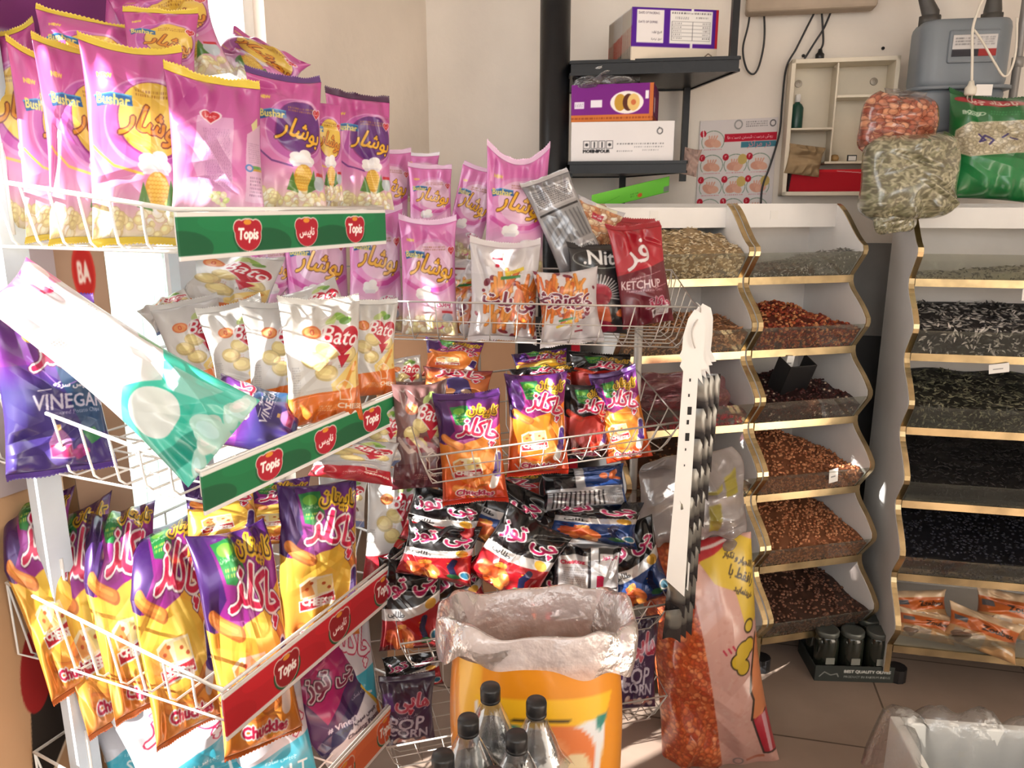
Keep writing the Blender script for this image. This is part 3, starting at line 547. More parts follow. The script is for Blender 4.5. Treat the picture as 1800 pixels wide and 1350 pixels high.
# ------------------------------------------------------------------ the room
WALL = pm('old_plaster', (238,226,212), rough=.9, var=.12, scale=2.2, bump=.25, bscale=18, spec=.2)
WALLB = pm('white_plaster', (240,232,222), rough=.9, var=.10, scale=2.5, bump=.25, bscale=18, spec=.2)
WHITE = pm('white_board', (236,234,232), rough=.42, var=.05)
WIREW = pm('white_enamel_wire', (240,238,234), rough=.35, var=.05)
WIREG = pm('grey_chromed_wire', (196,190,184), rough=.35, metal=.35, var=.15)
BLACKM = pm('black_painted_steel', (22,23,26), spec=.3, rough=.34, var=.2, bump=.06)
GOLD = pm('brass_trim', (222,200,156), rough=.26, metal=1, var=.45, scale=11)  # strong noise tone imitates bright and dark shine along the metal
CARD = pm('brown_cardboard', (186,148,110), rough=.85, var=.12, scale=5)
DARK = pm('black_plastic', (26,26,28), rough=.35, var=.15)
GLASS = sheer('dusty_acrylic', (246,248,244), (196,196,188), haze=.15, gloss=.13, rough=.08, bscale=9)
CLEAR = sheer('clear_film', (246,246,246), (236,236,238), haze=.10, gloss=.22, rough=.14, bump=.5, bscale=22)
MILKY = sheer('milky_film', (226,220,220), (232,226,226), haze=.62, gloss=.14, rough=.2, bump=.6, bscale=14)

cX, cY = -.33, 3.2                                        # the room's corner
def back_y(x): return cY - .2126*(x-cX)
BD = Vector((.978, -.208, 0)); LD = Vector((.394, .919, 0)); LN = Vector((-.919, .394, 0))   # along back wall, along left wall, outwards
def slab(name, p0, d, out, a0, a1, z0, z1, th, mat, hole=None):
    b = MB(); p0, d, out = Vector(p0), Vector(d), Vector(out)
    def bx(x0, x1, y0, y1):
        o, e = p0+d*x0, p0+d*x1; V = []
        for z in (y0, y1): V += [(o.x,o.y,z),(e.x,e.y,z),(e.x+out.x*th,e.y+out.y*th,z),(o.x+out.x*th,o.y+out.y*th,z)]
        b.add(V, [(0,3,2,1),(4,5,6,7),(0,1,5,4),(1,2,6,5),(2,3,7,6),(3,0,4,7)])
    if hole:
        h0, h1, k0, k1 = hole; bx(a0, h0, z0, z1); bx(h1, a1, z0, z1); bx(h0, h1, z0, k0); bx(h0, h1, k1, z1)
    else: bx(a0, a1, z0, z1)
    return tag(b.build(name, mat), kind='structure')
slab('wall_back', (cX, cY, 0), BD, (.208, .978, 0), -.3, 3.2, 0, 2.8, .12, WALLB)
# left wall: parameter runs from the corner (0) towards the camera; an unseen opening, sized to steer the sun, lies next to the rack
LC = Vector((cX, cY, 0)); LB = -LD
slab('wall_left', LC, LB, LN, 0, 2.0, 0, 2.8, .14, WALL, hole=(.93, 1.72, .55, 2.45))
slab('wall_left_front', LC, LB, LN, 2.94, 5.2, 0, 2.8, .14, WALL)  # unseen; its edge is placed to keep sun off the sacks
slab('wall_left_sun_block', LC, LB, LN, 2.0, 2.94, 2.2, 2.8, .14, WALL)  # unseen; height chosen to block sun from the far rack and bins
slab('wall_right', (2.6, 2.58, 0), (-.02, -1, 0), (1, 0, 0), 0, 4.4, 0, 2.8, .12, WALLB)
slab('wall_front_light_block', (-3.2, -1.9, 0), (1, 0, 0), (0, -1, 0), 0, 6.1, 0, 1.1, .12, WALLB)  # unseen low wall added to cut daylight on the lower bins
FLOORM = pm('stone_floor_tile', (148,130,118), rough=.5, var=.22, scale=3, bump=.05, bscale=40)
def floor_joints(m):
    N = m.node_tree.nodes; K = m.node_tree.links; b = N['Principled BSDF']
    src = b.inputs['Base Color'].links[0].from_socket
    tc = N.new('ShaderNodeTexCoord'); mp = N.new('ShaderNodeMapping'); mp.inputs['Rotation'].default_value = (0, 0, math.radians(13)); mp.inputs['Location'].default_value = (-.1406, -.0624, 0)
    br = N.new('ShaderNodeTexBrick'); br.offset = 0; br.inputs['Scale'].default_value = 1.0; br.inputs['Brick Width'].default_value = .5; br.inputs['Row Height'].default_value = .5; br.inputs['Mortar Size'].default_value = .003
    br.inputs['Color1'].default_value = (1,1,1,1); br.inputs['Color2'].default_value = (.93,.93,.93,1); br.inputs['Mortar'].default_value = (.28,.25,.22,1)
    mx = N.new('ShaderNodeMix'); mx.data_type = 'RGBA'; mx.blend_type = 'MULTIPLY'; mx.inputs[0].default_value = 1
    K.new(tc.outputs['Object'], mp.inputs[0]); K.new(mp.outputs[0], br.inputs[0]); K.new(src, mx.inputs[6]); K.new(br.outputs[0], mx.inputs[7]); K.new(mx.outputs[2], b.inputs['Base Color'])
floor_joints(FLOORM)
slab('trim_1', (cX, cY-.004, 0), BD, (.208*-1, -.978, 0), 1.1, 2.2, 0, 1.02, .012, pm('black_skirting_board', (38,38,40), rough=.5, var=.15))
slab('trim_2', (cX, cY-.004, 0), BD, (.208*-1, -.978, 0), 1.1, 2.2, 1.021, 1.36, .010, pm('grey_wall_tile', (128,126,124), rough=.45, var=.12))
tag(MB().box((-3.2,-1.9,-.1),(2.9,3.7,0)).build('floor', FLOORM), kind='structure')
_q0, _q1 = LC+LN*.14-LB*.2, LC+LB*5.55+LN*.14; _cp = [(_q0.x,_q0.y),(_q1.x,_q1.y),(2.9,_q1.y),(2.9,3.7),(_q0.x,3.7)]
tag(MB().prism(_cp, lambda x, y: (x, y, 2.8), lambda x, y: (x, y, 2.9)).build('ceiling', WALLB), kind='structure')
# window in the left wall, given an added translucent film to look bright and stop direct sun
wf = MB()
def lw(a, n, z): p = LC+LB*a+LN*n; return (p.x, p.y, z)
def lwbox(b, a0, a1, n0, n1, z0, z1, mi=0, c=None):
    V = [lw(a0,n0,z0),lw(a1,n0,z0),lw(a1,n1,z0),lw(a0,n1,z0),lw(a0,n0,z1),lw(a1,n0,z1),lw(a1,n1,z1),lw(a0,n1,z1)]
    b.add(V, [(0,3,2,1),(4,5,6,7),(0,1,5,4),(1,2,6,5),(2,3,7,6),(3,0,4,7)], mi, c)
for a0, a1, z0, z1 in ((.93,.97,.55,2.45),(1.68,1.72,.55,2.45),(.97,1.68,.55,.6),(.97,1.68,2.4,2.45),(1.31,1.34,.6,2.4)): lwbox(wf, a0, a1, .04, .09, z0, z1)
wroot = tag(wf.build('window_1', pm('window_frame_paint', (236,234,230), rough=.4)), kind='structure')
fm = bpy.data.materials.new('sun_diffusing_film'); fm.use_nodes = True; N_ = fm.node_tree.nodes; N_.remove(N_['Principled BSDF'])
tl = N_.new('ShaderNodeBsdfTranslucent'); tl.inputs[0].default_value = (.95,.96,.98,1); nz_ = N_.new('ShaderNodeTexNoise'); nz_.inputs[2].default_value = 3
mx_ = N_.new('ShaderNodeMix'); mx_.data_type = 'RGBA'; mx_.inputs[6].default_value = (.96,.97,.99,1); mx_.inputs[7].default_value = (.9,.93,.97,1)
fm.node_tree.links.new(nz_.outputs[0], mx_.inputs[0]); fm.node_tree.links.new(mx_.outputs[2], tl.inputs[0]); fm.node_tree.links.new(tl.outputs[0], N_['Material Output'].inputs[0])
wp = MB(); lwbox(wp, .97, 1.31, .055, .06, .6, 2.4); wp.build('pane', fm, wroot)
wp = MB(); lwbox(wp, 1.34, 1.68, .055, .06, .6, 2.4); wp.build('pane', fm, wroot)

# ------------------------------------------------------------------ wire racks
def basket_wire(b, FL, FRt, depth_v, zf, rim_front, rim_back, nl, nd, r=.0022, front=True, inset=.03, mid=True, rr=.0035, backh=None):
    """basket mesh: FL/FRt = front corners (2D), depth_v = vector to the back, zf = floor height(s at left,right); rims above it"""
    FL, FRt, dv = Vector(FL), Vector(FRt), Vector(depth_v); zl, zr = zf if isinstance(zf, tuple) else (zf, zf)
    def pt(a, s, h, ins=0):
        p = FL+(FRt-FL)*a+dv*s; z0 = zl+(zr-zl)*a
        return (p.x, p.y, z0+h)
    rf, rb = rim_front, rim_back
    rim = lambda s: rf+(rb-rf)*s
    # rims and bottom frame
    i = inset; L = (FRt-FL).length; D = dv.length; ia = i/L; id_ = i/D
    b.tube([pt(0,0,rf),pt(1,0,rf),pt(1,1,rb),pt(0,1,rb)], rr, 6, closed=True)
    b.tube([pt(ia,id_,0),pt(1-ia,id_,0),pt(1-ia,1-id_*.3,0),pt(ia,1-id_*.3,0)], r*1.2, 6, closed=True)
    if mid: b.tube([pt(ia*.5,id_*.5,rf*.5),pt(1-ia*.5,id_*.5,rf*.5),pt(1-ia*.5,1,rb*.5),pt(ia*.5,1,rb*.5)], r, 6, closed=True)
    for k in range(nl+1):                                   # wires running front to back over the floor, up the front and the back
        a = k/nl; af = ia+(1-2*ia)*a; P = []
        if front: P += [pt(a,0,rf),pt(af*.7+a*.3,id_*.75,.02)]
        P += [pt(af,id_*1.3,0),pt(af,1-id_,0),pt(a,1,.02),pt(a,1,rb)]; b.tube(P, r, 5)
    for k in range(nd+1):                                   # wires running side to side
        s = k/nd; sf = id_+(1-1.3*id_)*s; h = rim(s)
        b.tube([pt(0,s,h),pt(ia*.5,sf*.6+s*.4,h*.5),pt(ia*.9,sf,.012),pt(ia*1.4,sf,0),pt(1-ia*1.4,sf,0),pt(1-ia*.9,sf,.012),pt(1-ia*.5,sf*.6+s*.4,h*.5),pt(1,s,h)], r, 5)

# rack A: nearest rack, white, with printed price strips on the basket fronts
RO = Vector((-.509, 1.2, 0)); RD = Vector((.394, .919, 0)); RS = Vector((-.919, .394, 0))
def ra(a, s, z): p = RO+RD*a+RS*s; return (p.x, p.y, z)
rackA = empty('display_rack', ra(.3, .45, 0), 0, 'white wire snack display rack with green and red printed price strips, nearest the camera', 'display rack')
def post(root, p, z1, mat, w=.04, l=.025):
    b = MB(); o = Vector(p); d, s = RD*w/2, RS*l/2; V = []
    for z in (0, z1):
        for e, f in ((-1,-1),(1,-1),(1,1),(-1,1)): q = o+d*e+s*f; V.append((q.x, q.y, z))
    b.add(V, [(0,3,2,1),(4,5,6,7),(0,1,5,4),(1,2,6,5),(2,3,7,6),(3,0,4,7)])
    o = b.build('post', mat); parent_keep(o, root); return o
def parent_keep(o, root):
    o.parent = root; o.matrix_parent_inverse = Matrix.Translation(root.location).inverted() if root.rotation_euler.z == 0 else (Matrix.Translation(root.location) @ Matrix.Rotation(root.rotation_euler.z, 4, 'Z')).inverted()
PAINTG = pm('pale_painted_post', (206,216,226), rough=.4, var=.08)
post(rackA, ra(.05, .47, 0), 2.1, PAINTG, .05, .03); post(rackA, ra(.45, .47, 0), 2.1, PAINTG, .05, .03)
def strip_art(c0, c1, red):
    a = Art(960, 128, c0)
    for q in range(3): 
        cx = .17+.33*q; a.ell(cx-.17, .75, .12, .05, c1); a.ell(cx+.0, .2, .1, .03, np.array(c0)*1.06)
    for q in range(3):
        cx = .26+.27*q
        if red != c0: a.ell(cx, .55, .062, .052, (20,84,50)); 
        a.ell(cx,.52,.056,.05,(226,210,200)); a.ell(cx-.034,.36,.026,.026,(226,210,200)); a.ell(cx+.034,.36,.026,.026,(226,210,200))
        a.ell(cx,.53,.053,.047,red); a.ell(cx-.034,.37,.023,.023,red); a.ell(cx+.034,.37,.023,.023,red); a.ell(cx,.24,.016,.008,(226,150,50))
        if q == 1: a.text(fa('تاپیس'), cx, .55, .075, (255,250,246), sy=1.2, bold=.003)
        else: a.text('Topis', cx, .54, .082, (255,250,246), rot=2, sy=1.25, bold=.0035, shear=.15)
    a.rect(0,0,1,.09,(236,234,230)); a.rect(0,.9,1,1,(232,230,228)); return a
tiers = [  # floor z, rim height front, back, strip art, strip z0 z1, front-lower tilt, length
    (1.425, .066, .13, strip_art((24,120,72),(16,92,56),(176,28,48)), 1.413, 1.487, .58),
    (1.003, .066, .16, strip_art((22,118,70),(16,92,56),(176,28,48)), .995, 1.070, .62),
    (.575, .085, .18, strip_art((196,32,46),(186,28,42),(150,22,34)), .562, .655, .64),
    (.20, .085, .16, strip_art((222,112,62),(216,104,56),(206,84,44)), .19, .285, .62)]
tiersn = ['green strip with red logos, topmost tier', 'green strip with red logos, second tier', 'red strip, third tier', 'orange strip, lowest tier']
for k, (zf, rf, rb, art, s0, s1, Ln) in enumerate(tiers):
    b = MB(); p0, p1 = Vector(ra(.0, .005, 0)), Vector(ra(Ln, .005, 0)); dz = .02 if k == 0 else 0
    basket_wire(b, p0[:2]+(0,), p1[:2]+(0,), RS*.55, zf, rf, rb, 8, 8, r=.0024, rr=.0042, inset=.025, mid=False, front=False)
    for sx in (.05, .45):
        q = Vector(ra(sx, .455, zf+.02)); b.tube([q, q+Vector((0,0,rb+.03))], .004, 6)
    o = b.build('basket', WIREW, smooth=True); parent_keep(o, rackA)
    st = panel('price_strip', art, ra(-.005, -.002, s1), ra(Ln, -.002, s1), ra(-.005, -.002, s0), 480, MATTE, None, thick=.004)
    st.parent = o
    st['label'] = tiersn[k]
ha = Art(260, 130, (116,40,110)); ha.grad(0, (136,40,120), .5, (120,30,84)); ha.rect(0,.8,1,1,(176,160,186)); ha.text(fa('سلامت'), .2, .56, .3, (240,230,236), sy=1.1, bold=.01)
ho = panel('header_sign', ha, ra(-.1, .495, 2.12), ra(.52, .495, 2.12), ra(-.1, .495, 1.73), 200, MATTE, None, thick=.012); parent_keep(ho, rackA)
b = MB()
V = [ra(.0,.56,.93),ra(.2,.56,.93),ra(.2,.57,.93),ra(.0,.57,.93),ra(.0,.56,1.64),ra(.2,.56,1.64),ra(.2,.57,1.64),ra(.0,.57,1.64)]
b.add(V, [(0,3,2,1),(4,5,6,7),(0,1,5,4),(1,2,6,5),(2,3,7,6),(3,0,4,7)]); o = b.build('back_panel', pm('grey_mauve_panel', (172,158,160), rough=.6)); parent_keep(o, rackA)
# rack B: grey wire rack further back
rackB = empty('wire_rack', (.12, 2.02, 0), 0, 'grey bare wire snack rack without printed strips, beside the black pipe', 'display rack')
def rbp(x, y, z1):
    b = MB(); b.tube([(x,y,0),(x,y,z1)], .012, 8); o = b.build('post', WIREG, smooth=True); parent_keep(o, rackB)
rbp(-.1, 2.13, 1.5); rbp(.36, 2.16, 1.35)
for FLp, FRp, dv, zf, rf, rb in (((-.60,1.97),(.425,1.76),(.0,.30,0),(1.162,1.168),.10,.16), ((-.2,1.6),(.405,1.775),(-.09,.32,0),(.885,.915),.075,.17), ((-.26,1.6),(.405,1.785),(-.09,.32,0),.425,.08,.18), ((-.3,1.59),(.41,1.79),(-.09,.30,0),.15,.085,.18)):
    b = MB(); basket_wire(b, FLp+(0,), FRp+(0,), dv, zf, rf, rb, 15 if FLp[0] < -.5 else 11, 5, r=.0016, rr=.0026, inset=.03)
    o = b.build('basket', WIREG, smooth=True); parent_keep(o, rackB)

# ------------------------------------------------------------------ wavy bin stands full of seeds and nuts
ROWS = 6; TZ = [1.352-.226*k for k in range(ROWS)]; TY = [.25-.045*k for k in range(ROWS)]
def bez(p0, p1, p2, p3, n):
    o = []
    for i in range(1, n+1):
        t = i/n; o.append(tuple((1-t)**3*a+3*(1-t)**2*t*b_+3*(1-t)*t*t*c+t**3*d for a, b_, c, d in zip(p0, p1, p2, p3)))
    return o
def front_profile():
    P = [(.41, 1.5)]; P += bez(P[-1], (.36,1.49), (.31,1.40), (TY[0]+.004,TZ[0]+.02), 8)
    for k in range(ROWS):
        P += [(TY[k], TZ[k]+.006), (TY[k]+.004, TZ[k]-.008)]; tr = (TY[k]+.058, TZ[k]-.078); P.append(tr)
        if k < ROWS-1: P += bez(tr, (tr[0]+.008,tr[1]-.05), (TY[k+1]+.05,TZ[k+1]+.09), (TY[k+1]+.002,TZ[k+1]+.02), 8)
    P.append((TY[-1]+.06, .045)); return P
FP = front_profile(); BACKY = .55
PLAST = pm('cream_inner_board', (226,220,214), rough=.5, var=.08)
def bin_unit(org, ang, W, label, left=True):
    root = empty('seed_bin_stand', (org[0], org[1], 0), ang, label, 'bin stand')
    for x0 in (0, W-.018):
        b = MB(); out = FP + [(BACKY,.045),(BACKY,1.5)]
        b.prism(out, lambda y, z: (x0, y, z), lambda y, z: (x0+.018, y, z)); sp = b.build('side_panel', WHITE, root)
        g = MB(); V = []; n = len(FP)
        for x in (x0+.001, x0+.017):
            for (y, z) in FP: V.append((x, y-.004, z))
            for (y, z) in FP: V.append((x, y+.006, z))
        F_ = []
        for i in range(n-1):
            F_ += [(i,i+1,2*n+i+1,2*n+i),(n+i,3*n+i,3*n+i+1,n+i+1),(i,n+i,n+i+1,i+1),(2*n+i,2*n+i+1,3*n+i+1,3*n+i)]
        g.add(V, F_); g.build('brass_edge', GOLD, sp, smooth=False)
    MB().box((.018,BACKY-.012,.05),(W-.018,BACKY,1.5)).build('back_board', PLAST, root)
    MB().box((.018,.40,1.425),(W-.018,.415,1.5)).build('top_board', WHITE, root)
    for k in range(ROWS):
        ty, tz = TY[k], TZ[k]; bz = tz-.082
        s_ = MB().box((.018,ty+.058,bz-.012),(W-.018,BACKY-.012,bz)).build('shelf', PLAST, root)
        MB().box((.018,ty+.05,bz-.02),(W-.018,ty+.058,bz+.004)).build('brass_strip', GOLD, s_)
        g = MB(); V = []
        for (y, z) in ((ty+.052,bz+.004),(ty-.002,tz),(ty+.002,tz+.001),(ty+.056,bz+.004)): V += [(.018,y,z),(W-.018,y,z)]
        g.add(V, [(0,1,3,2),(4,5,7,6),(2,3,5,4),(0,2,4,6),(1,7,5,3)]); g.build('front_pane', GLASS, root)
    for x, y in ((.05,.12),(W-.05,.12),(.05,.5),(W-.05,.5)): MB().lathe([(.03,0),(.03,.045)], 12, (x,y,0)).build('foot', DARK, root)
    return root
A1_, A3_ = math.radians(14), math.radians(-12)
O1 = Vector((.797+.025*.242, 2.16-.025*.97, 0)); e1 = Vector((math.cos(A1_), math.sin(A1_), 0)); n1 = Vector((-math.sin(A1_), math.cos(A1_), 0))
O3 = Vector((1.175-.025*.208, 2.127-.025*.978, 0)); e3 = Vector((math.cos(A3_), math.sin(A3_), 0)); n3 = Vector((-math.sin(A3_), math.cos(A3_), 0))
OA = O1-e1*.452
UA = bin_unit(OA, A1_, .448, 'white wavy bin stand with brass edges, behind the wire rack, pumpkin seeds on top')
UB = bin_unit(O1, A1_, .40, 'white wavy bin stand with brass edges, in the middle, holding peanuts and nuts')
UC = bin_unit(O3, A3_, .82, 'white wavy bin stand with brass edges, at the right edge of the photo')
SEEDM = pm('seed_surface', attr=True, rough=.5, var=.15, scale=40, spec=.35)
def heap(name, label, org, ex, ny, k, x0, x1, prof, n, size, cols, seed, under, flat=.45, cat='seeds', jit=.004):
    """loose seeds heaped in bin k: a heap surface with individual seed bodies all over it"""
    rg = np.random.RandomState(seed); ty, tz = TY[k], TZ[k]; bz = tz-.082; y1 = BACKY-.014
    org, ex, ny = np.array(org[:]), np.array(ex[:]), np.array(ny[:])
    W3 = lambda x, y, z: org+np.multiply.outer(x, ex)+np.multiply.outer(y, ny)+np.multiply.outer(z, np.array([0,0,1.]))
    def H(x, q):  # q 0 front..1 back
        s = (x-x0)/(x1-x0); return prof(s, q)+.006*np.sin(s*23+seed)*np.sin(q*17+seed*2)
    yf = lambda z: ty+.056-.054*np.clip((z-bz)/.078, 0, 1)+.003
    nx, nq = 26, 16; Xg, Qg = np.meshgrid(np.linspace(x0, x1, nx), np.linspace(0, 1, nq)); Zg = bz+.003+H(Xg, Qg); Yg = yf(Zg)+(y1-yf(Zg))*Qg
    G = W3(Xg.ravel(), Yg.ravel(), Zg.ravel()); b = MB(); b.grid(G, nq, nx, 0, under)
    zb = np.full(nx, bz+.001); xs = np.linspace(x0, x1, nx); nl = 6
    Zl = np.array([bz+.001+(Zg[0]-bz-.001)*i/(nl-1) for i in range(nl)]); Xl = np.tile(xs, (nl, 1)); b.grid(W3(Xl.ravel(), yf(Zl).ravel(), Zl.ravel()), nl, nx, 0, under)
    # seed body: stretched low-poly lens
    ring = [(math.cos(t), math.sin(t)) for t in np.arange(6)*math.pi/3]
    S0 = np.array([(1,0,0),(-1,0,0)]+[(.25*0+c*.15+ (.45 if i % 2 else -.3)*0, c, s) for i, (c, s) in enumerate(ring)]); S0[2:, 0] = 0
    Fs = [(0, 2+i, 2+(i+1) % 6) for i in range(6)]+[(1, 2+(i+1) % 6, 2+i) for i in range(6)]
    nf = int(n*.32); 
    for grp in (0, 1):
        m = n-nf if grp == 0 else nf
        x = rg.uniform(x0+size[0]*.6, x1-size[0]*.6, m)
        if grp == 0: q = rg.uniform(0.02, .97, m); z = bz+.003+H(x, q); y = yf(z)+(y1-yf(z))*q
        else: z0 = bz+.003+H(x, 0*x); t = rg.uniform(.05, 1, m); z = bz+(z0-bz)*t; y = yf(z)+.002
        C0 = W3(x, y, z+rg.uniform(-.3, 1, m)*jit*(grp == 0)); th = rg.uniform(0, 2*math.pi, m); tl = rg.normal(0, .35, m)
        for i in range(m):
            sc = rg.uniform(.75, 1.15); p = S0*np.array(size)*sc; ca, sa, cb, sb = math.cos(th[i]), math.sin(th[i]), math.cos(tl[i]), math.sin(tl[i])
            if grp == 1: p = p[:, [0, 2, 1]]
            p = np.stack([p[:,0]*cb-p[:,2]*sb, p[:,1], p[:,0]*sb+p[:,2]*cb], -1)
            if grp == 0: p = np.stack([p[:,0]*ca-p[:,1]*sa, p[:,0]*sa+p[:,1]*ca, p[:,2]], -1)
            else: p = np.stack([p[:,0]*ca-p[:,2]*sa, p[:,1], p[:,0]*sa+p[:,2]*ca], -1)
            c = np.array(cols[rg.randint(len(cols))], float); cc = np.tile(c, (8, 1)); cc[2:] *= rg.uniform(.8, 1.05)
            b.add(C0[i]+p, Fs, 0, cc)
    o = b.build(name, SEEDM, smooth=size[0] < .0075); return tag(o, label, cat, kind='stuff')
peak = lambda c, w, h0, h1: (lambda s, q: h0+(h1-h0)*np.exp(-((s-c)/w)**2)*np.clip(1-np.abs(q-.55)/.6, 0, 1)**.8)
flat = lambda h0, h1: (lambda s, q: h0+(h1-h0)*q)
i0, i1 = .022, .448-.022
PUM = [(226,206,170),(214,190,150),(236,220,190),(200,172,130)]; 
heap('pumpkin_seeds', 'pale pumpkin seeds heaped high in the top bin behind the red packets', OA, e1, n1, 0, i0, i1, peak(.66,.55,.066,.15), 1500, (.0095,.0055,.0022), PUM, 1, (150,126,92))
heap('pumpkin_seeds', 'reddish roasted pumpkin seeds in the second bin, behind the white hanging strip', OA, e1, n1, 1, i0, i1, peak(.6,.7,.062,.11), 1400, (.0095,.0045,.0022), [(196,140,100),(176,120,84),(214,164,120)], 2, (120,84,60))
heap('red_sweets', 'red dried fruit in the third bin behind the hanging strip', OA, e1, n1, 2, i0, i1, peak(.5,.6,.04,.09), 500, (.009,.008,.006), [(150,30,44),(176,40,56)], 3, (90,20,30), cat='dried fruit')
heap('brown_nuts', 'brown nuts in the fourth bin behind the tall puff sack', OA, e1, n1, 3, i0, i1, flat(.05,.1), 400, (.007,.006,.005), [(150,96,60),(130,80,50)], 4, (90,56,36), cat='nuts')
j0, j1 = .022, .40-.022
heap('sunflower_seeds', 'thin layer of grey sunflower seeds in the top bin of the middle stand', O1, e1, n1, 0, j0, j1, lambda s, q: .018+.045*np.clip(s*1.1, 0, 1)*np.clip(1.15-q, 0, 1)+.02*np.exp(-((s-.9)/.2)**2), 900, (.0095,.003,.0022), [(190,186,178),(120,120,116),(160,156,150),(84,84,84)], 5, (110,108,100))
heap('peanuts', 'red-skinned peanuts heaped in the second bin of the middle stand', O1, e1, n1, 1, j0, j1, peak(.4,.42,.062,.135), 1500, (.0075,.0055,.0052), [(150,62,40),(176,88,50),(120,46,34),(206,140,90)], 6, (84,36,26), cat='nuts')
heap('dark_raisins', 'dark maroon kernels around the black scoop in the third bin of the middle stand', O1, e1, n1, 2, j0, j1, peak(.5,.5,.05,.125), 1200, (.0065,.005,.0045), [(64,26,26),(84,36,30),(50,22,24),(190,170,150)][:3]*3+[(190,170,150)], 7, (40,20,20), cat='dried fruit')
heap('brown_nuts', 'small orange brown nuts heaped in the fourth bin of the middle stand', O1, e1, n1, 3, j0, j1, peak(.38,.5,.055,.15), 1700, (.0062,.005,.005), [(176,112,74),(150,90,58),(190,130,90)], 8, (110,66,44), cat='nuts')
heap('brown_nuts', 'small orange brown nuts heaped in the fifth bin of the middle stand', O1, e1, n1, 4, j0, j1, peak(.45,.7,.055,.15), 1700, (.006,.005,.005), [(180,118,80),(160,98,64),(196,136,96)], 9, (116,72,48), cat='nuts')
heap('brown_nuts', 'dark brown nuts in the lowest bin of the middle stand, behind the jars', O1, e1, n1, 5, j0, j1, peak(.45,.6,.06,.14), 1400, (.007,.0055,.005), [(110,72,56),(90,58,46),(130,90,70)], 10, (60,40,32), cat='nuts')
k0, k1 = .022, .82-.022
heap('sunflower_seeds', 'few scattered dark seeds in the nearly empty top bin at the right edge', O3, e3, n3, 0, k0, k1, lambda s, q: .004+.10*np.clip(s*1.1-.15, 0, 1)*np.clip(1.0-q*.4, 0, 1), 700, (.008,.003,.002), [(90,86,70),(120,116,96),(70,66,56)], 11, (196,190,170))
heap('sunflower_seeds', 'grey striped sunflower seeds in the second bin of the right stand', O3, e3, n3, 1, k0, k1, lambda s, q: .08+.05*q, 2000, (.0145,.0044,.003), [(84,82,82),(150,146,140),(206,200,194),(56,54,56)], 12, (44,42,42))
heap('sunflower_seeds', 'dark green grey sunflower seeds in the third bin of the right stand', O3, e3, n3, 2, k0, k1, lambda s, q: .08+.045*q, 2000, (.012,.0036,.0026), [(92,92,74),(66,66,58),(130,128,104)], 13, (34,34,30))
heap('black_seeds', 'black seeds in the fourth bin of the right stand', O3, e3, n3, 3, k0, k1, lambda s, q: .078+.05*q, 1800, (.009,.003,.0024), [(34,33,36),(50,48,50),(24,24,26)], 14, (20,20,22))
heap('black_raisins', 'blue black raisins in the fifth bin of the right stand', O3, e3, n3, 4, k0, k1, lambda s, q: .078+.06*q, 2200, (.0065,.005,.0045), [(30,32,44),(40,42,56),(22,24,34)], 15, (16,17,24), cat='dried fruit')
# ------------------------------------------------------------------ snack packets on the racks
SY, SP, SK, SG = (222,196,70), (92,52,120), (226,190,220), (196,196,200)
g1 = 'popcorn packets on the nearest rack'
def pop(art, *a, **k): return bag(art, *a, **{**dict(group=g1, cat='popcorn packet', name='popcorn_packet'), **k})
# nearest rack, top tier
pop('by', 30, 235, 1.46, 120, 330, yaw=34, lean=4, roll=-3, seal=SY, bot=SY, label='pink popcorn packet with folded yellow top, leftmost on the top tier of the nearest rack')
pop('by', 100, 262, 1.45, 120, 300, yaw=50, lean=3, roll=3, seal=SY, bot=SY, label='second pink popcorn packet from the left on the top tier, sunlit edge')
pop('by', 150, 258, 1.42, 130, 320, yaw=48, lean=3, roll=3, seal=SY, bot=SY, label='third pink popcorn packet from the left on the top tier, mostly covered')
pop('by', 243, 258, 1.38, 165, 320, yaw=34, lean=4, roll=3, seal=SY, bot=SY, label='large pink popcorn packet with yellow circle and yellow seal, sunlit, on the top tier')
pop('bb', 382, 262, 1.4, 160, 225, yaw=35, lean=3, roll=3, seal=SY, crump=1.5, label='pink packet showing its printed back, yellow seal, at the front corner of the top tier')
pop('bp', 506, 258, 1.53, 128, 225, yaw=32, lean=3, roll=2, seal=SP, d=.34, label='pink popcorn packet with purple circle, middle of the top green strip')
pop('bp', 634, 272, 1.76, 112, 190, yaw=28, lean=3, roll=1, seal=(70,34,70), d=.34, label='pink popcorn packet with purple circle and dark seal, right end of the top green strip')
pop('by', 150, 122, 1.47, 150, 175, yaw=24, lean=12, roll=6, seal=SY, label='pink popcorn packet standing behind the front ones with yellow seal, left of the top pile')
pop('by', 284, 98, 1.47, 122, 150, yaw=16, lean=10, roll=3, seal=SY, label='short pink popcorn packet with yellow seal in the middle of the top pile')
pop('by', 300, 62, 1.56, 165, 170, yaw=10, lean=16, roll=-14, label='pink popcorn packet at the very top of the pile beside the bright window')
pop('by', 452, 112, 1.78, 165, 80, yaw=-10, lean=30, roll=28, crump=1.5, label='crumpled pink popcorn packet lying on the pile right of the window')
pop('by', 245, 52, 1.58, 120, 170, yaw=20, lean=10, roll=10, label='pink popcorn packet at the back of the pile under the purple sign')
pop('by', 572, 268, 1.60, 60, 170, yaw=20, lean=3, roll=2, label='popcorn packet wedged between the two purple circle packets')
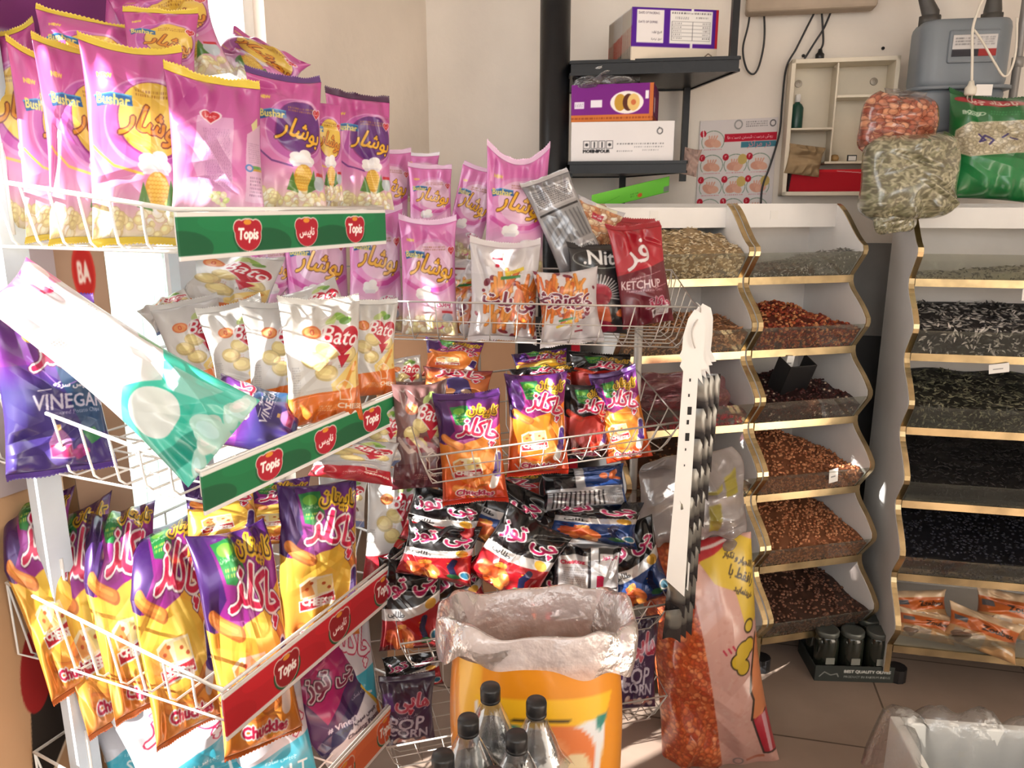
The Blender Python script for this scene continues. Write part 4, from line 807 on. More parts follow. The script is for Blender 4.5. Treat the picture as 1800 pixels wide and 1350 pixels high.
# bare wire rack, top tier
g2 = 'popcorn packets on the bare wire rack'
def pk(*a, **k): return pop('bk', *a, **{**dict(group=g2), **k})
pk(558, 488, 2.07, 112, 200, yaw=6, lean=3, roll=-1, seal=SK, label='pink cheese popcorn packet under the left end of the top green strip')
pk(660, 480, 2.04, 98, 205, yaw=8, lean=3, roll=1, seal=SK, label='pink cheese popcorn packet second in the front row, below the green strip end')
pk(754, 492, 1.97, 102, 195, yaw=4, lean=3, seal=SK, d=.36, label='pink cheese popcorn packet standing clear at the front of the wire rack')
pk(906, 385, 2.0, 112, 190, yaw=4, lean=4, roll=3, seal=SK, ears=(.12,.16), label='tall pink popcorn packet with pointed corners behind the white fries packet')
pk(682, 345, 2.13, 78, 150, yaw=10, lean=5, roll=3, seal=SK, label='pink popcorn packet right behind the dark sealed packet of the nearest rack')
pk(757, 362, 2.09, 78, 130, yaw=4, lean=5, seal=SK, label='pink popcorn packet standing above the front one on the wire rack')
pk(740, 315, 2.19, 64, 80, yaw=4, lean=5, roll=2, seal=(236,230,240), label='small top of a pink packet with white seal at the back of the wire rack')
pk(826, 378, 2.12, 70, 160, yaw=-14, lean=8, roll=14, seal=SK, label='popcorn packet tilted right beside the tall one with torn corners')
pk(428, 500, 2.08, 80, 150, yaw=30, lean=6, roll=-8, label='pink packet nearest the bright window on the wire rack')
pk(482, 490, 2.06, 70, 150, yaw=30, lean=3, roll=-4, label='pink packet edge second from the bright window on the wire rack')
g3 = 'chips packets on the top wire basket'
pop('fr', 886, 514, 1.92, 126, 158, yaw=2, lean=2, roll=2, seal=(214,208,210), bot=(214,208,210), cat='fries packet', name='fries_packet', group=g3, d=.36, label='white packet printed with fries standing upright in the wire basket')
pop('ff', 1000, 538, 1.89, 112, 122, yaw=6, lean=5, roll=-6, bot=(222,216,218), cat='fries packet', name='fries_packet', group=g3, d=.4, slump=-.2, label='fries packet stood upside down in the wire basket')
pop('fr', 826, 525, 2.04, 100, 140, yaw=-40, lean=4, cat='fries packet', name='fries_packet', group=g3, label='dark side of a fries packet behind the white one')
pop('ni', 1052, 512, 1.93, 108, 150, yaw=12, lean=4, roll=1, seal=(30,28,32), cat='seed packet', name='seed_packet', group=g3, label='black seed packet with spiky red print beside the red packets')
pop('ke', 1128, 488, 1.92, 92, 172, yaw=16, lean=5, roll=-9, seal=(150,18,36), cat='chips packet', name='chips_packet', group=g3, label='dark red ketchup chips packet at the right end of the top basket')
pop('ke', 1098, 470, 2.0, 96, 160, yaw=6, lean=6, roll=4, seal=(150,18,36), cat='chips packet', name='chips_packet', group=g3, label='dark red ketchup packet behind the black seed packet')
pop('sv', 992, 392, 1.97, 88, 165, yaw=4, lean=8, roll=-24, seal=SG, bot=SG, cat='chips packet', name='chips_packet', group=g3, foil=True, label='silver back of a packet with barcode leaning left')
pop('cp', 1044, 398, 2.0, 86, 82, yaw=10, lean=10, roll=22, cat='popcorn packet', group=g3, label='clear packet of toffee popcorn with small red logo on top of the pile')
# nearest rack, second tier
g4 = 'chips packets on the second tier of the nearest rack'
def ch(art, *a, **k): return bag(art, *a, **{**dict(group=g4, cat='chips packet', name='chips_packet'), **k})
bag('fl', 208, 640, 1.262, 150, 475, yaw=20, lean=30, roll=-46, taper=.28, d=.5, slump=.4, crump=2.2, label='long white and turquoise cotton candy bag leaning across the basket, sunlit', cat='cotton candy bag', name='cotton_candy_bag', rel=1)
ch('vi', 88, 680, 1.38, 170, 305, yaw=28, lean=4, roll=-1, seal=(74,40,110), bot=(80,50,140), label='purple and blue vinegar chips packet at the left of the second tier')
ch('vi', 450, 736, 1.5, 150, 150, yaw=40, lean=45, roll=-58, crump=1.4, label='dark blue vinegar chips packet lying at the feet of the white orange packets', rel=1)
ch('bc', 568, 640, 1.58, 136, 212, yaw=34, lean=4, roll=2, seal=(206,204,200), d=.36, label='white and orange cheese chips packet, frontmost on the second green strip')
ch('bc', 652, 616, 1.78, 92, 165, yaw=24, lean=4, roll=3, seal=(206,204,200), label='white and orange cheese chips packet at the right end of the second green strip')
ch('bc', 492, 634, 1.645, 112, 190, yaw=32, lean=4, seal=(200,198,194), label='white and orange chips packet just left of the frontmost one')
ch('bc', 424, 628, 1.675, 108, 175, yaw=30, lean=6, roll=-7, seal=(196,194,190), label='white and orange chips packet third from the front on the second tier')
ch('bc', 348, 616, 1.7, 110, 165, yaw=22, lean=8, roll=-10, seal=(196,194,190), label='white and orange chips packet beside the cotton candy bag')
ch('bc', 398, 512, 1.84, 165, 150, yaw=12, lean=30, roll=12, seal=(190,188,184), label='white chips packet with red heart lying back on top below the first strip')
ch('bc', 560, 555, 1.80, 110, 110, yaw=14, lean=25, roll=-20, label='crumpled top of a white chips packet behind the frontmost orange ones')
ch('bo', 300, 548, 1.72, 90, 60, yaw=20, lean=40, roll=-30, label='flattened grey chips packet at the back above the cotton candy bag')
# nearest rack, third tier: golden curls
g5 = 'cheese curl packets on the red strip tier'
def cu(art, u, v, Y, w, h, **k):
    f = 1.2 if k.get('group') == 'packets on the third wire basket' else 1.03 if k.get('group') == 'packets on the second wire basket' else 1.04
    return bag(art, u, v, Y, w*f, h*f, **{**dict(group=g5, cat='curls packet', name='curls_packet', foil=True), **k})
SO = (206,110,50)
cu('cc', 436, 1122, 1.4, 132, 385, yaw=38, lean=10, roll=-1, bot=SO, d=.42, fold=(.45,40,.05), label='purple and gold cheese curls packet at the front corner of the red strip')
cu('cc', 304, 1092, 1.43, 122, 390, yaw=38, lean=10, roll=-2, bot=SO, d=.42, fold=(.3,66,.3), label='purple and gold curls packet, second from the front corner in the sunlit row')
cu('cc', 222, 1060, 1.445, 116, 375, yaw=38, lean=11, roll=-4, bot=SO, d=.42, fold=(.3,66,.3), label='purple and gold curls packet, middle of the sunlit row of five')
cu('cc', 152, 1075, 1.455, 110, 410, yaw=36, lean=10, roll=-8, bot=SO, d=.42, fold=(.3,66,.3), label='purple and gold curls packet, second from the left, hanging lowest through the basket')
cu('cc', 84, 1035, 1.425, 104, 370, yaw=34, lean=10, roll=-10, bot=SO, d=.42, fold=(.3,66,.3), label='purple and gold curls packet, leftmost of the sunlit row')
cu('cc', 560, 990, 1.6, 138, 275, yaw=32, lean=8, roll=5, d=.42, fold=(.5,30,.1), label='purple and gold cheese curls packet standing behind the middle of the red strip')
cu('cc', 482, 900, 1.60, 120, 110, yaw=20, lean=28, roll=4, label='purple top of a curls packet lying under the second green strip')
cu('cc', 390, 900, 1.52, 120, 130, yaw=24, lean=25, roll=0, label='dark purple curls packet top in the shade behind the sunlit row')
ch('bs', 688, 925, 1.8, 92, 195, yaw=24, lean=5, roll=7, seal=(226,222,220), d=.4, group=g5, label='white and red strawberry chips packet at the right end of the red strip')
ch('bo', 600, 880, 1.75, 90, 90, yaw=16, lean=25, roll=10, group=g5, label='grey chips packet end behind the purple curls packet')
# nearest rack, lowest tier
g6 = 'packets on the orange strip tier'
ch('sa', 330, 1318, 1.46, 190, 250, yaw=28, lean=16, roll=-12, group=g6, seal=(206,208,218), label='white and turquoise salt chips packet below the sunlit row')
ch('sa', 478, 1310, 1.53, 140, 230, yaw=30, lean=12, roll=-4, group=g6, label='turquoise salt chips packet beside the tilted vinegar packet')
ch('sa', 618, 1180, 1.72, 84, 240, yaw=18, lean=5, roll=-3, group=g6, label='salt chips packet standing at the back under the red strip')
ch('sa', 225, 1300, 1.5, 96, 230, yaw=34, lean=12, roll=-10, group=g6, label='salt chips packet at the left, half hidden by the front one')
ch('cv', 590, 1245, 1.66, 132, 232, yaw=42, lean=14, roll=-24, group=g6, d=.3, seal=(90,34,96), label='magenta and white vinegar potato chips packet tilted over the orange strip')
# bare wire rack, second tier
g7 = 'packets on the second wire basket'
cu('co', 828, 790, 1.72, 116, 178, yaw=6, lean=5, roll=-4, seal=(70,28,96), bot=(196,50,30), group=g7, d=.4, label='orange cheese curls packet at the front of the second wire basket, left one')
cu('co', 944, 745, 1.77, 106, 172, yaw=8, lean=5, roll=-1, bot=(196,50,30), group=g7, d=.4, label='orange cheese curls packet with dark shiny top, middle of the second wire basket')
cu('cb', 1030, 742, 1.84, 84, 130, yaw=8, lean=6, roll=2, group=g7, label='black and red curls packet between the two orange ones')
cu('co', 1092, 735, 1.84, 82, 150, yaw=-16, lean=6, roll=-14, seal=(60,24,84), group=g7, label='orange curls packet tilted left at the right end of the second wire basket')
cu('cs', 802, 690, 1.82, 122, 82, yaw=6, lean=22, roll=6, group=g7, label='orange curls packet lying on its side with a printed football')
cu('co', 796, 632, 1.9, 100, 70, yaw=4, lean=34, roll=6, group=g7, crump=1.5, label='orange curls packet on the very top of the second basket pile')
cu('cc', 952, 646, 1.96, 96, 60, yaw=6, lean=34, roll=-4, group=g7, label='purple top of a packet at the back of the second wire basket')
cu('cb', 955, 672, 1.89, 110, 60, yaw=6, lean=40, roll=-2, group=g7, label='dark glossy packet top just above the middle orange packet')
cu('cb', 1055, 664, 1.94, 110, 80, yaw=6, lean=24, roll=4, seal=(16,15,18), group=g7, crump=1.5, label='shiny black packet with pointed seal at the back right of the second basket')
ch('bm', 738, 768, 1.74, 98, 190, yaw=14, lean=5, roll=2, group=g7, label='maroon chips packet in the shade left of the orange curls')
ch('bo', 672, 768, 1.72, 80, 110, yaw=16, lean=6, roll=2, group=g7, label='white onion chips packet just under the end of the second green strip')
ch('br', 622, 808, 1.62, 150, 76, yaw=20, lean=30, roll=14, group=g7, rel=1, label='red and silver chips packet lying on its side under the second green strip')
ch('bo', 712, 672, 1.84, 70, 90, yaw=10, lean=14, roll=-8, group=g7, foil=True, label='grey chips packet top left of the packet with the football')
ch('bm', 715, 715, 1.80, 70, 90, yaw=10, lean=10, roll=4, group=g7, label='grey brown chips packet squeezed behind the second green strip end')
# bare wire rack, third tier
g8 = 'packets on the third wire basket'
cu('zr', 778, 915, 1.74, 112, 86, yaw=8, lean=20, roll=18, group=g8, rel=1, label='black and red curls packet lying right of the strawberry packet')
cu('zr', 772, 968, 1.70, 112, 84, yaw=8, lean=18, roll=14, group=g8, rel=1, label='red and black curls packet just right of the red strip end')
cu('zr', 722, 1062, 1.70, 94, 140, yaw=10, lean=6, roll=2, group=g8, label='black and red curls packet standing below the red strip end')
cu('zr', 800, 1042, 1.76, 92, 90, yaw=8, lean=10, roll=-10, group=g8, label='black curls packet behind the rim of the open sack, left')
cu('zr', 912, 976, 1.72, 112, 118, yaw=4, lean=16, roll=34, group=g8, d=.4, rel=1, label='black and red curls packet turned diagonally in the middle of the pile')
cu('zb', 884, 905, 1.82, 120, 100, yaw=4, lean=24, roll=26, group=g8, rel=1, label='black and blue curls packet lying at the back of the third basket')
cu('sb', 1026, 858, 1.86, 130, 62, yaw=4, lean=24, roll=-3, group=g8, rel=1, label='back of a blue packet with grey barcode panel on top of the third pile')
cu('zb', 1046, 914, 1.83, 136, 66, yaw=4, lean=24, roll=10, group=g8, rel=1, label='blue curls packet lying flat under the barcode one')
cu('sc', 1030, 1022, 1.8, 104, 116, yaw=2, lean=6, roll=1, seal=(180,180,184), group=g8, d=.34, label='silver back of a curls packet standing behind the open sack')
cu('zb', 1112, 992, 1.85, 90, 126, yaw=4, lean=8, roll=-16, group=g8, d=.4, label='blue curls packet leaning at the right end of the third basket')
cu('zr', 955, 1040, 1.82, 90, 90, yaw=4, lean=10, roll=6, group=g8, label='dark curls packet behind the silver backed one, left of it')
cu('cb', 1030, 948, 1.88, 120, 60, yaw=4, lean=30, roll=4, group=g8, label='black shiny packet squeezed between the blue ones')
cu('cb', 860, 870, 1.90, 170, 70, yaw=4, lean=30, roll=0, group=g8, label='black packet in the deep shade under the second wire basket')
cu('zr', 690, 1010, 1.78, 70, 110, yaw=8, lean=8, roll=0, group=g8, label='black packet behind the red strip, mostly hidden')
# bare wire rack, lowest tier
g9 = 'packets on the lowest wire basket'
ch('pp', 716, 1252, 1.70, 98, 120, yaw=12, lean=6, roll=2, seal=(46,26,54), group=g9, label='dark purple popcorn packet in the lowest basket left of the yellow sack')
ch('pp', 1118, 1165, 1.80, 74, 175, yaw=8, lean=5, roll=2, group=g9, label='purple popcorn packet in the lowest basket right of the yellow sack')
cu('zr', 726, 1180, 1.80, 100, 60, yaw=8, lean=24, roll=-6, group=g9, label='red and black packet lying above the purple popcorn packet')
FILMG = pm('glossy_clear_bag', attr=True, rough=.22, var=.03, spec=.6, coat=.8)
WRAP = sheer('cloudy_wrap', (240,240,240), (226,226,230), haze=.3, gloss=.4, rough=.1, bump=.8, bscale=30)
# ------------------------------------------------------------------ black pipe, corner shelves and what lies on them
b = MB(); b.tube([(.142,2.72,0),(.142,2.72,2.8)], .05, 24); tag(b.build('steel_pipe', BLACKM, smooth=True), 'thick round black steel pipe standing in front of the back wall', 'pipe')
def shelf_plate(root, P, z0, z1, nm):
    b = MB(); k = len(P); V = [(x, y, z0) for x, y in P]+[(x, y, z1) for x, y in P]
    b.add(V, [tuple(range(k))[::-1], tuple(range(k, 2*k))]+[(i, (i+1) % k, k+(i+1) % k, k+i) for i in range(k)])
    for i in range(k):                                    # angle-iron rim
        p, q = Vector(P[i]+(0,)), Vector(P[(i+1) % k]+(0,)); b.tube([p+Vector((0,0,z1)), q+Vector((0,0,z1))], .007, 4)
        b.tube([p+Vector((0,0,z0)), q+Vector((0,0,z0))], .006, 4)
    o = b.build(nm, BLACKM); parent_keep(o, root); return o
cs = empty('corner_shelf', (.19, 2.72, 0), 0, 'black steel two-tier open shelf fixed to the pipe, carrying cartons', 'shelf')
zS1, zS2 = 1.905, 1.600
shelf_plate(cs, [(.19,2.64),(.706,2.555),(.647,2.97),(.19,3.06)], zS1, zS1+.036, 'shelf_plate')
shelf_plate(cs, [(.19,2.63),(.56,2.565),(.43,3.02),(.19,3.06)], zS2, zS2+.030, 'shelf_plate')
for x, y, z0, z1 in ((.69,2.575,zS1+.03,2.8),(.63,2.94,zS2-.02,zS1),(.415,2.99,1.1,zS2)):
    MBo = MB(); MBo.box((x-.011,y-.011,z0),(x+.011,y+.011,z1)); o = MBo.build('upright', BLACKM); parent_keep(o, cs)
o = MB().box((.19,2.64,zS2-.015),(.2,3.05,zS2)).build('bracket', BLACKM); parent_keep(o, cs)
def carton(name, label, org, ang, w, d, h, front, side=None, top=(200,180,160), tilt=0, cat='carton', n=160):
    root = empty(name, org, ang, label, cat); root.rotation_euler = (0, tilt, ang)
    b = MB(); b.box((0,.002,0),(w-.002,d,h)); b.build('body', pm('card_%d_%d_%d' % top, top, rough=.8, var=.08), root, bevel=.003)
    panel('front_print', front, (-.001,0,h), (w,0,h), (-.001,0,0), n, PAPER, root, thick=.0015)
    if side is not None: panel('side_print', side, (w,0,h), (w,d,h), (w,0,0), n//2, PAPER, root, thick=.0015)
    return root
a = Art(400, 200, (84,36,150)); a.rect(0,.0,1,.74,(84,34,146)); a.rect(.0,.74,1,1,(226,214,196)); a.rect(.06,.04,.37,.66,(236,232,232)); a.rect(.44,.04,.93,.66,(236,234,232))
a.text('DATE OF PACKING:', .2, .1, .24, (60,50,70)); a.text('DATE OF EXPIRE:', .19, .27, .22, (60,50,70)); a.text(fa('تاریخ تولید:'), .29, .46, .12, (40,36,46)); a.text(fa('تاریخ انقضا:'), .29, .59, .12, (40,36,46))
a.micro(.46,.06,.91,.11,1,(60,60,66)); a.micro(.5,.15,.66,.2,2,(90,90,96)); a.micro(.74,.14,.88,.19,1,(70,70,76))
for y in (.24,.31,.38,.45,.52,.6): a.rect(.46,y,.91,y+.006,(70,70,76))
for x in (.46,.7,.907): a.rect(x,.24,x+.004,.606,(70,70,76))
for y in (.26,.33,.4,.47,.54): a.micro(.48,y,.58,y+.035,1,(110,110,116)); a.micro(.82,y,.9,y+.035,1,(70,70,76))
a.rect(.68,0,.71,.08,(236,234,236)); a.rect(.68,.66,.71,.74,(236,234,236)); a.rect(.97,.0,1,.74,(190,40,56)); a.line([(.86,.9),(.9,.84),(.94,.88)], .01, (90,70,50))
pB = at(1076, 104, 2.66)
ls = Art(100, 160, (232,226,222)); ls.poly([(0,.5),(1,.35),(1,.75),(0,.95)], (206,60,44)); ls.poly([(0,.9),(1,.72),(1,1),(0,1)], (60,36,34))
cb_ = carton('carton', 'white and purple carton with printed date table on the upper corner shelf', (.375, 2.60, zS1+.037), math.radians(9), .285, .26, .155, a, top=(222,208,190))
panel('end_print', ls, (0,.26,.155), (0,.0,.155), (0,.26,0), 60, PAPER, cb_, thick=.001)
a = Art(300, 120, (120,40,130)); a.rect(0,.82,1,1,(206,120,60)); a.rect(.95,0,1,1,(196,110,60)); a.micro(0,.87,1,.95,1,(150,70,40)); a.rect(.24,.42,.38,.62,(232,226,236)); a.rect(.04,.46,.16,.64,(226,216,232)); a.micro(.05,.5,.15,.6,3,(110,90,120))
a.ell(.68,.5,.2,.12,(240,232,226)); a.ell(.6,.5,.07,.09,(196,150,60)); a.ell(.7,.5,.07,.09,(90,50,40)); a.ell(.76,.5,.075,.09,(226,190,120)); a.ell(.76,.5,.03,.03,(200,110,70)); a.rect(.9,.2,.94,.42,(236,232,236))
sd = Art(100, 120, (104,36,84)); sd.rect(.1,.35,.3,.75,(190,170,180)); sd.micro(.36,.3,.9,.8,5,(150,60,90)); sd.rect(0,.86,1,1,(150,70,50))
carton('carton', 'purple biscuit carton lying on the white one on the lower corner shelf', (.195, 2.66, zS2+.032+.128), math.radians(-14), .265, .24, .115, a, sd, top=(150,90,70))
a = Art(360, 150, (226,222,222)); a.text('MOEINIPOUR', .25, .72, .26, (40,40,44), bold=.003)
for q in range(4): x = .12+.075*q; a.rect(x,.46,x+.066,.66,(60,60,64)); a.rect(x+.005,.475,x+.061,.645,(226,222,222)); a.ell(x+.033,.56,.016,.016,(60,60,64)) if q % 3 == 0 else a.line([(x+.033,.5),(x+.033,.62)], .014, (60,60,64))
a.micro(.45,.52,.9,.57,1,(90,90,94)); a.micro(.62,.6,.9,.64,1,(110,110,114)); a.micro(.45,.7,.6,.74,1,(90,90,94)); a.micro(.7,.68,.86,.72,1,(110,110,114)); a.ell(.86,.24,.03,.034,(70,70,74)); a.ell(.86,.24,.02,.024,(226,222,222)); a.line([(.85,.15),(.87,.18)], .008, (70,70,74))
sd = Art(100, 120, (206,202,204)); sd.micro(.3,.3,.8,.5,3,(70,70,76)); sd.poly([(.5,.5),(.7,.45),(.66,.75),(.5,.8)], (60,60,66))
carton('carton', 'white carton with black print on the lower corner shelf', (.195, 2.635, zS2+.031), math.radians(-9), .33, .26, .127, a, sd, top=(216,212,212))
pl = bag(Art(60, 60, (150,110,90)), 1066, 146, 2.70, 134, 46, yaw=0, lean=20, crump=3, d=.5, rnd=1, mat=WRAP, label='crumpled clear plastic wrap on top of the purple biscuit carton', cat='plastic wrap', name='plastic_wrap')
bag(Art(60, 60, (150,90,60)), 1055, 150, 2.72, 60, 18, lean=40, d=.5, label='small brown packet under the clear plastic wrap', cat='packet', name='small_packet')
bag(Art(60, 60, (160,130,124)), 1214, 285, 2.62, 30, 46, crump=3, d=.6, roll=10, mat=pm('dusty_rag', (160,136,128), rough=.8, var=.2), label='dusty pink rag hanging at the right end of the lower corner shelf', cat='rag', name='rag')

# ------------------------------------------------------------------ back wall: poster, cabinet, cables, gas meter
WA = math.atan2(-.208, .978)
def wall_pt(u, v, off):
    Y = 2.9
    for _ in range(6): p = at(u, v, Y); Y = back_y(p.x)-off
    return at(u, v, Y)
a = Art(330, 400, (226,220,220)); a.ell(.5,.05,.055,.055,(150,150,150)); a.ell(.5,.05,.04,.04,(222,216,216)); a.micro(.6,.02,.88,.08,3,(80,80,84)); a.ell(.94,.05,.04,.04,(90,90,94)); a.ell(.94,.05,.028,.028,(226,220,220))
a.rect(.33,.135,1,.21,(196,36,60)); a.text(fa('روش درست شستن دست ها'), .66, .172, .58, (250,236,238), bold=.002); a.rect(.55,.215,1,.27,(70,130,150)); a.text(fa('در مراکز'), .78, .242, .3, (226,150,160))
def hand(cx, cy, k):
    a.ell(cx, cy, .15, .125, (110,140,120)); a.ell(cx, cy, .142, .117, (226,220,218)); a.rect(cx-.16, cy+.062, cx+.16, cy+.13, (226,220,220))
    rr = np.random.RandomState(k); a.ell(cx-.03, cy+.015, .08, .05, (216,160,140), rr.uniform(-30,30)); a.ell(cx+.04, cy+.02, .07, .045, (226,176,154), rr.uniform(-40,40))
    for q in range(4): a.line([(cx-.04+.02*q, cy), (cx-.05+.035*q, cy-.05)], .018, (222,168,148))
    if k in (2, 5, 6): a.ell(cx+.09, cy-.05, .06, .06, (206,180,110))
    a.ell(cx-.13, cy-.075, .04, .04, (190,36,56)); a.micro(cx-.11, cy+.07, cx+.12, cy+.085, 1, (206,110,120))
    a.text('۱۲۳۴۵۶۷۸۹۰'[k] if k < 9 else '۱۰', cx-.13, cy-.077, .026, (250,240,240), bold=.003)
hand(.18, .2, 0)
for q in range(9): hand(.18+.31*(q % 3), .43+.215*(q//3), q+1)
P0, P1 = wall_pt(1231, 213, .006), wall_pt(1368, 206, .006); P2 = P0+Vector((0,0,-.37))
tag(panel('wall_poster', a, P0, P1, P2, 200, PAPER, None, thick=.004), 'hand washing poster with numbered pictures on the back wall', 'poster')
CABM = pm('cream_painted_wood', (226,216,196), rough=.5, var=.08)
kp = wall_pt(1374, 344, .12); cab = empty('wall_cabinet', kp, WA, 'open cream wooden cabinet with shelves hung on the back wall', 'cabinet')
cw, ch_, cdp, t_ = .345, .452, .115, .014
for nm, lo, hi in (('side',(0,0,0),(t_,cdp,ch_)),('side',(cw-t_,0,0),(cw,cdp,ch_)),('top',(0,0,ch_-t_),(cw,cdp,ch_)),('bottom',(0,0,0),(cw,cdp,t_)),('back',(t_,cdp-.006,t_),(cw-t_,cdp,ch_-t_)),('divider',(.15,.012,t_+.1),(.156,cdp-.006,ch_-t_)),('shelf',(t_,.01,.222),(.15,cdp-.006,.229)),('shelf',(.156,.01,.325),(cw-t_,cdp-.006,.334)),('shelf',(.135,.01,.108),(cw-t_,cdp-.006,.116))):
    MB().box(lo, hi).build(nm, CABM, cab, bevel=.0015)
for x in (.04, cw-.055):
    b = MB(); b.lathe([(.0,0),(.013,0),(.012,.004),(.004,.005),(.004,.002),(0,.002)], 16); o = b.build('fixing_disc', pm('dull_metal', (150,140,126), rough=.4, metal=.5), cab); o.location = (x, cdp-.007, ch_-.065); o.rotation_euler = (math.pi/2, 0, 0)
def cabw(x, y, z): return cab.matrix_world @ Vector((x, y, z)) if False else Vector(kp)+BD*x+Vector((.208,.978,0))*y+Vector((0,0,z))
o = empty('green_bottle', cabw(.036,.06,.2295), 0, 'small dark green bottle with white cap inside the wall cabinet', 'bottle')
MB().lathe([(0,0),(.021,0),(.022,.004),(.022,.07),(.016,.082),(.008,.088),(.008,.092),(0,.092)], 18).build('body', pm('green_bottle_plastic', (24,72,62), rough=.3), o, smooth=True)
b = MB(); b.lathe([(.010,.090),(.010,.112),(.008,.116),(0,.116)], 14); b.build('cap', WHITE, o, smooth=True)
a = Art(240, 90, (176,26,40)); a.poly([(0,0),(.05,0),(.02,1),(0,1)], (40,30,30)); a.rect(.0,.0,1,.12,(206,40,50)); a.line([(.6,.08),(.9,.16)], .008, (236,220,220))
carton('red_box', 'long red carton at the bottom of the wall cabinet', cabw(.02,.022,.0145), WA, .27, .07, .075, a, top=(150,30,40), cat='box')
bag(Art(60, 60, (170,146,110)), 1414, 282, 2.80, 64, 52, crump=3, d=.4, rel=1, roll=8, mat=pm('kraft_paper', (164,140,106), rough=.85, var=.12), label='crumpled brown paper bag inside the wall cabinet, left compartment', cat='paper bag', name='paper_bag')
b = MB(); b.box((0,0,0),(.032,.006,.022), 0); b.box((.003,-.0005,.003),(.029,.0,.018), 1); o = b.build('small_card', [DARK, PAPER if False else WHITE]); o.location = cabw(.215,.04,.1165); tag(o, 'small white and black card standing on the middle cabinet shelf', 'card')
b = MB(); b.lathe([(0,0),(.012,.002),(.015,.012),(.010,.022),(0,.024)], 14); o = b.build('walnut', pm('nut_shell', (176,140,90), rough=.6, bump=.3), smooth=True); o.location = cabw(.172,.04,.1165); tag(o, 'small round nut on the middle cabinet shelf', 'nut')
def cable(pts, r, mat, name, label, cat='cable', parent=None):
    P = [Vector(p) for p in pts]; Q = []
    for i in range(len(P)-1):                             # Catmull-Rom
        p0, p1, p2, p3 = P[max(0,i-1)], P[i], P[i+1], P[min(len(P)-1,i+2)]
        for t in np.linspace(0, 1, 8, endpoint=False): Q.append(.5*((2*p1)+(p2-p0)*t+(2*p0-5*p1+4*p2-p3)*t*t+(3*p1-p0-3*p2+p3)*t**3))
    Q.append(P[-1]); b = MB(); b.tube(Q, r, 7); o = b.build(name, mat, parent, smooth=True)
    return tag(o, label, cat) if label else o
wp_ = lambda *L: [wall_pt(u, v, .02) for u, v in L]
cable(wp_((1322,-20),(1316,40),(1306,85),(1312,120),(1325,130),(1336,110),(1344,60),(1340,-20)), .0035, DARK, 'black_cable', 'black cable hanging in a narrow loop right of the corner shelf')
cable(wp_((1434,18),(1420,45),(1400,85),(1382,120),(1375,180),(1370,235),(1354,290),(1340,330),(1337,375)), .0035, DARK, 'black_cable', 'long thin black cable running down beside the cabinet over the poster')
pr = cable(wp_((1462,18),(1448,50),(1432,75),(1405,118)), .0035, DARK, 'black_cable', 'black cable crossing behind the plug to the cabinet top')
cp_ = cable(wp_((1444,16),(1446,45),(1447,75),(1442,88)), .0035, DARK, 'plug_cord', 'short black cord ending in a black mains plug above the cabinet', 'cord')
def plug(p, mat, s=1, parent=None):
    b = MB(); b.lathe([(0,.0),(.006*s,.0),(.009*s,-.012*s),(.015*s,-.018*s),(.015*s,-.034*s),(.012*s,-.038*s),(0,-.038*s)], 12)
    o = b.build('plug', mat, parent, smooth=True); o.location = p
    for x in (-.006, .006):
        q = MB(); q.tube([(x*s,0,-.037*s),(x*s,0,-.056*s)], .0022*s, 6); q.build('pin', pm('dull_metal', (150,140,126), rough=.4, metal=.5), o)
    return o
plug(wall_pt(1442, 86, .02), DARK, 1, cp_)
b = MB(); b.box((0,0,0),(.42,.08,.2)); o = b.build('cable_box', pm('dusty_beige_box', (176,160,142), rough=.8, var=.15), bevel=.01); o.location = wall_pt(1312, 22, .1); o.rotation_euler = (0,0,WA); tag(o, 'dusty beige box on the back wall at the upper edge, cables below it', 'box')
METERM = pm('grey_meter_paint', (120,128,136), rough=.4, var=.08)
gm = empty('gas_meter', at(1676, 160, 2.62), math.radians(-10), 'grey gas meter with two pipe connections on the wall above the green bag', 'gas meter')
def rbox(b, w, d, z0, z1, r, taper=1.0, n=6, mi=0):
    ring = []
    for cx_, cy_, a0 in ((w/2-r,d/2-r,0),(-w/2+r,d/2-r,90),(-w/2+r,-d/2+r,180),(w/2-r,-d/2+r,270)):
        for i in range(n+1): t = math.radians(a0+90*i/n); ring.append((cx_+r*math.cos(t), cy_+r*math.sin(t)))
    lv = [(z0, taper*.93), (z0+(z1-z0)*.05, taper*.98), (z0+(z1-z0)*.12, taper), (z1-(z1-z0)*.12, 1), (z1-(z1-z0)*.05, .98), (z1, .93)]; V = []; k = len(ring)
    for z, s in lv: V += [(x*s, y*s, z) for x, y in ring]
    F_ = [(i*k+j, i*k+(j+1) % k, (i+1)*k+(j+1) % k, (i+1)*k+j) for i in range(len(lv)-1) for j in range(k)]+[tuple(range(k))[::-1], tuple((len(lv)-1)*k+j for j in range(k))]
    b.add(V, F_, mi)
b = MB(); rbox(b, .265, .17, .0, .20, .05); b.build('upper_case', METERM, gm, smooth=True)
b = MB(); rbox(b, .30, .20, -.006, .006, .06); b.build('flange', METERM, gm, smooth=True)
b = MB(); rbox(b, .265, .17, -.13, -.004, .05, .86); b.build('lower_case', METERM, gm, smooth=True)
a = Art(120, 60, (206,204,204)); a.micro(.06,.1,.5,.5,3,(70,70,76)); a.rect(.0,.66,.6,1,(60,60,66)); a.rect(.6,.66,1,1,(160,60,60)); a.micro(.56,.08,.95,.5,4,(110,110,116))
b = MB(); b.box((-.06,-.094,.07),(.085,-.08,.165)); b.build('index_housing', METERM, gm, bevel=.006)
panel('meter_label', a, (-.05,-.0955,.15), (.075,-.0955,.15), (-.05,-.0955,.088), 60, PAPER, gm, thick=.001)
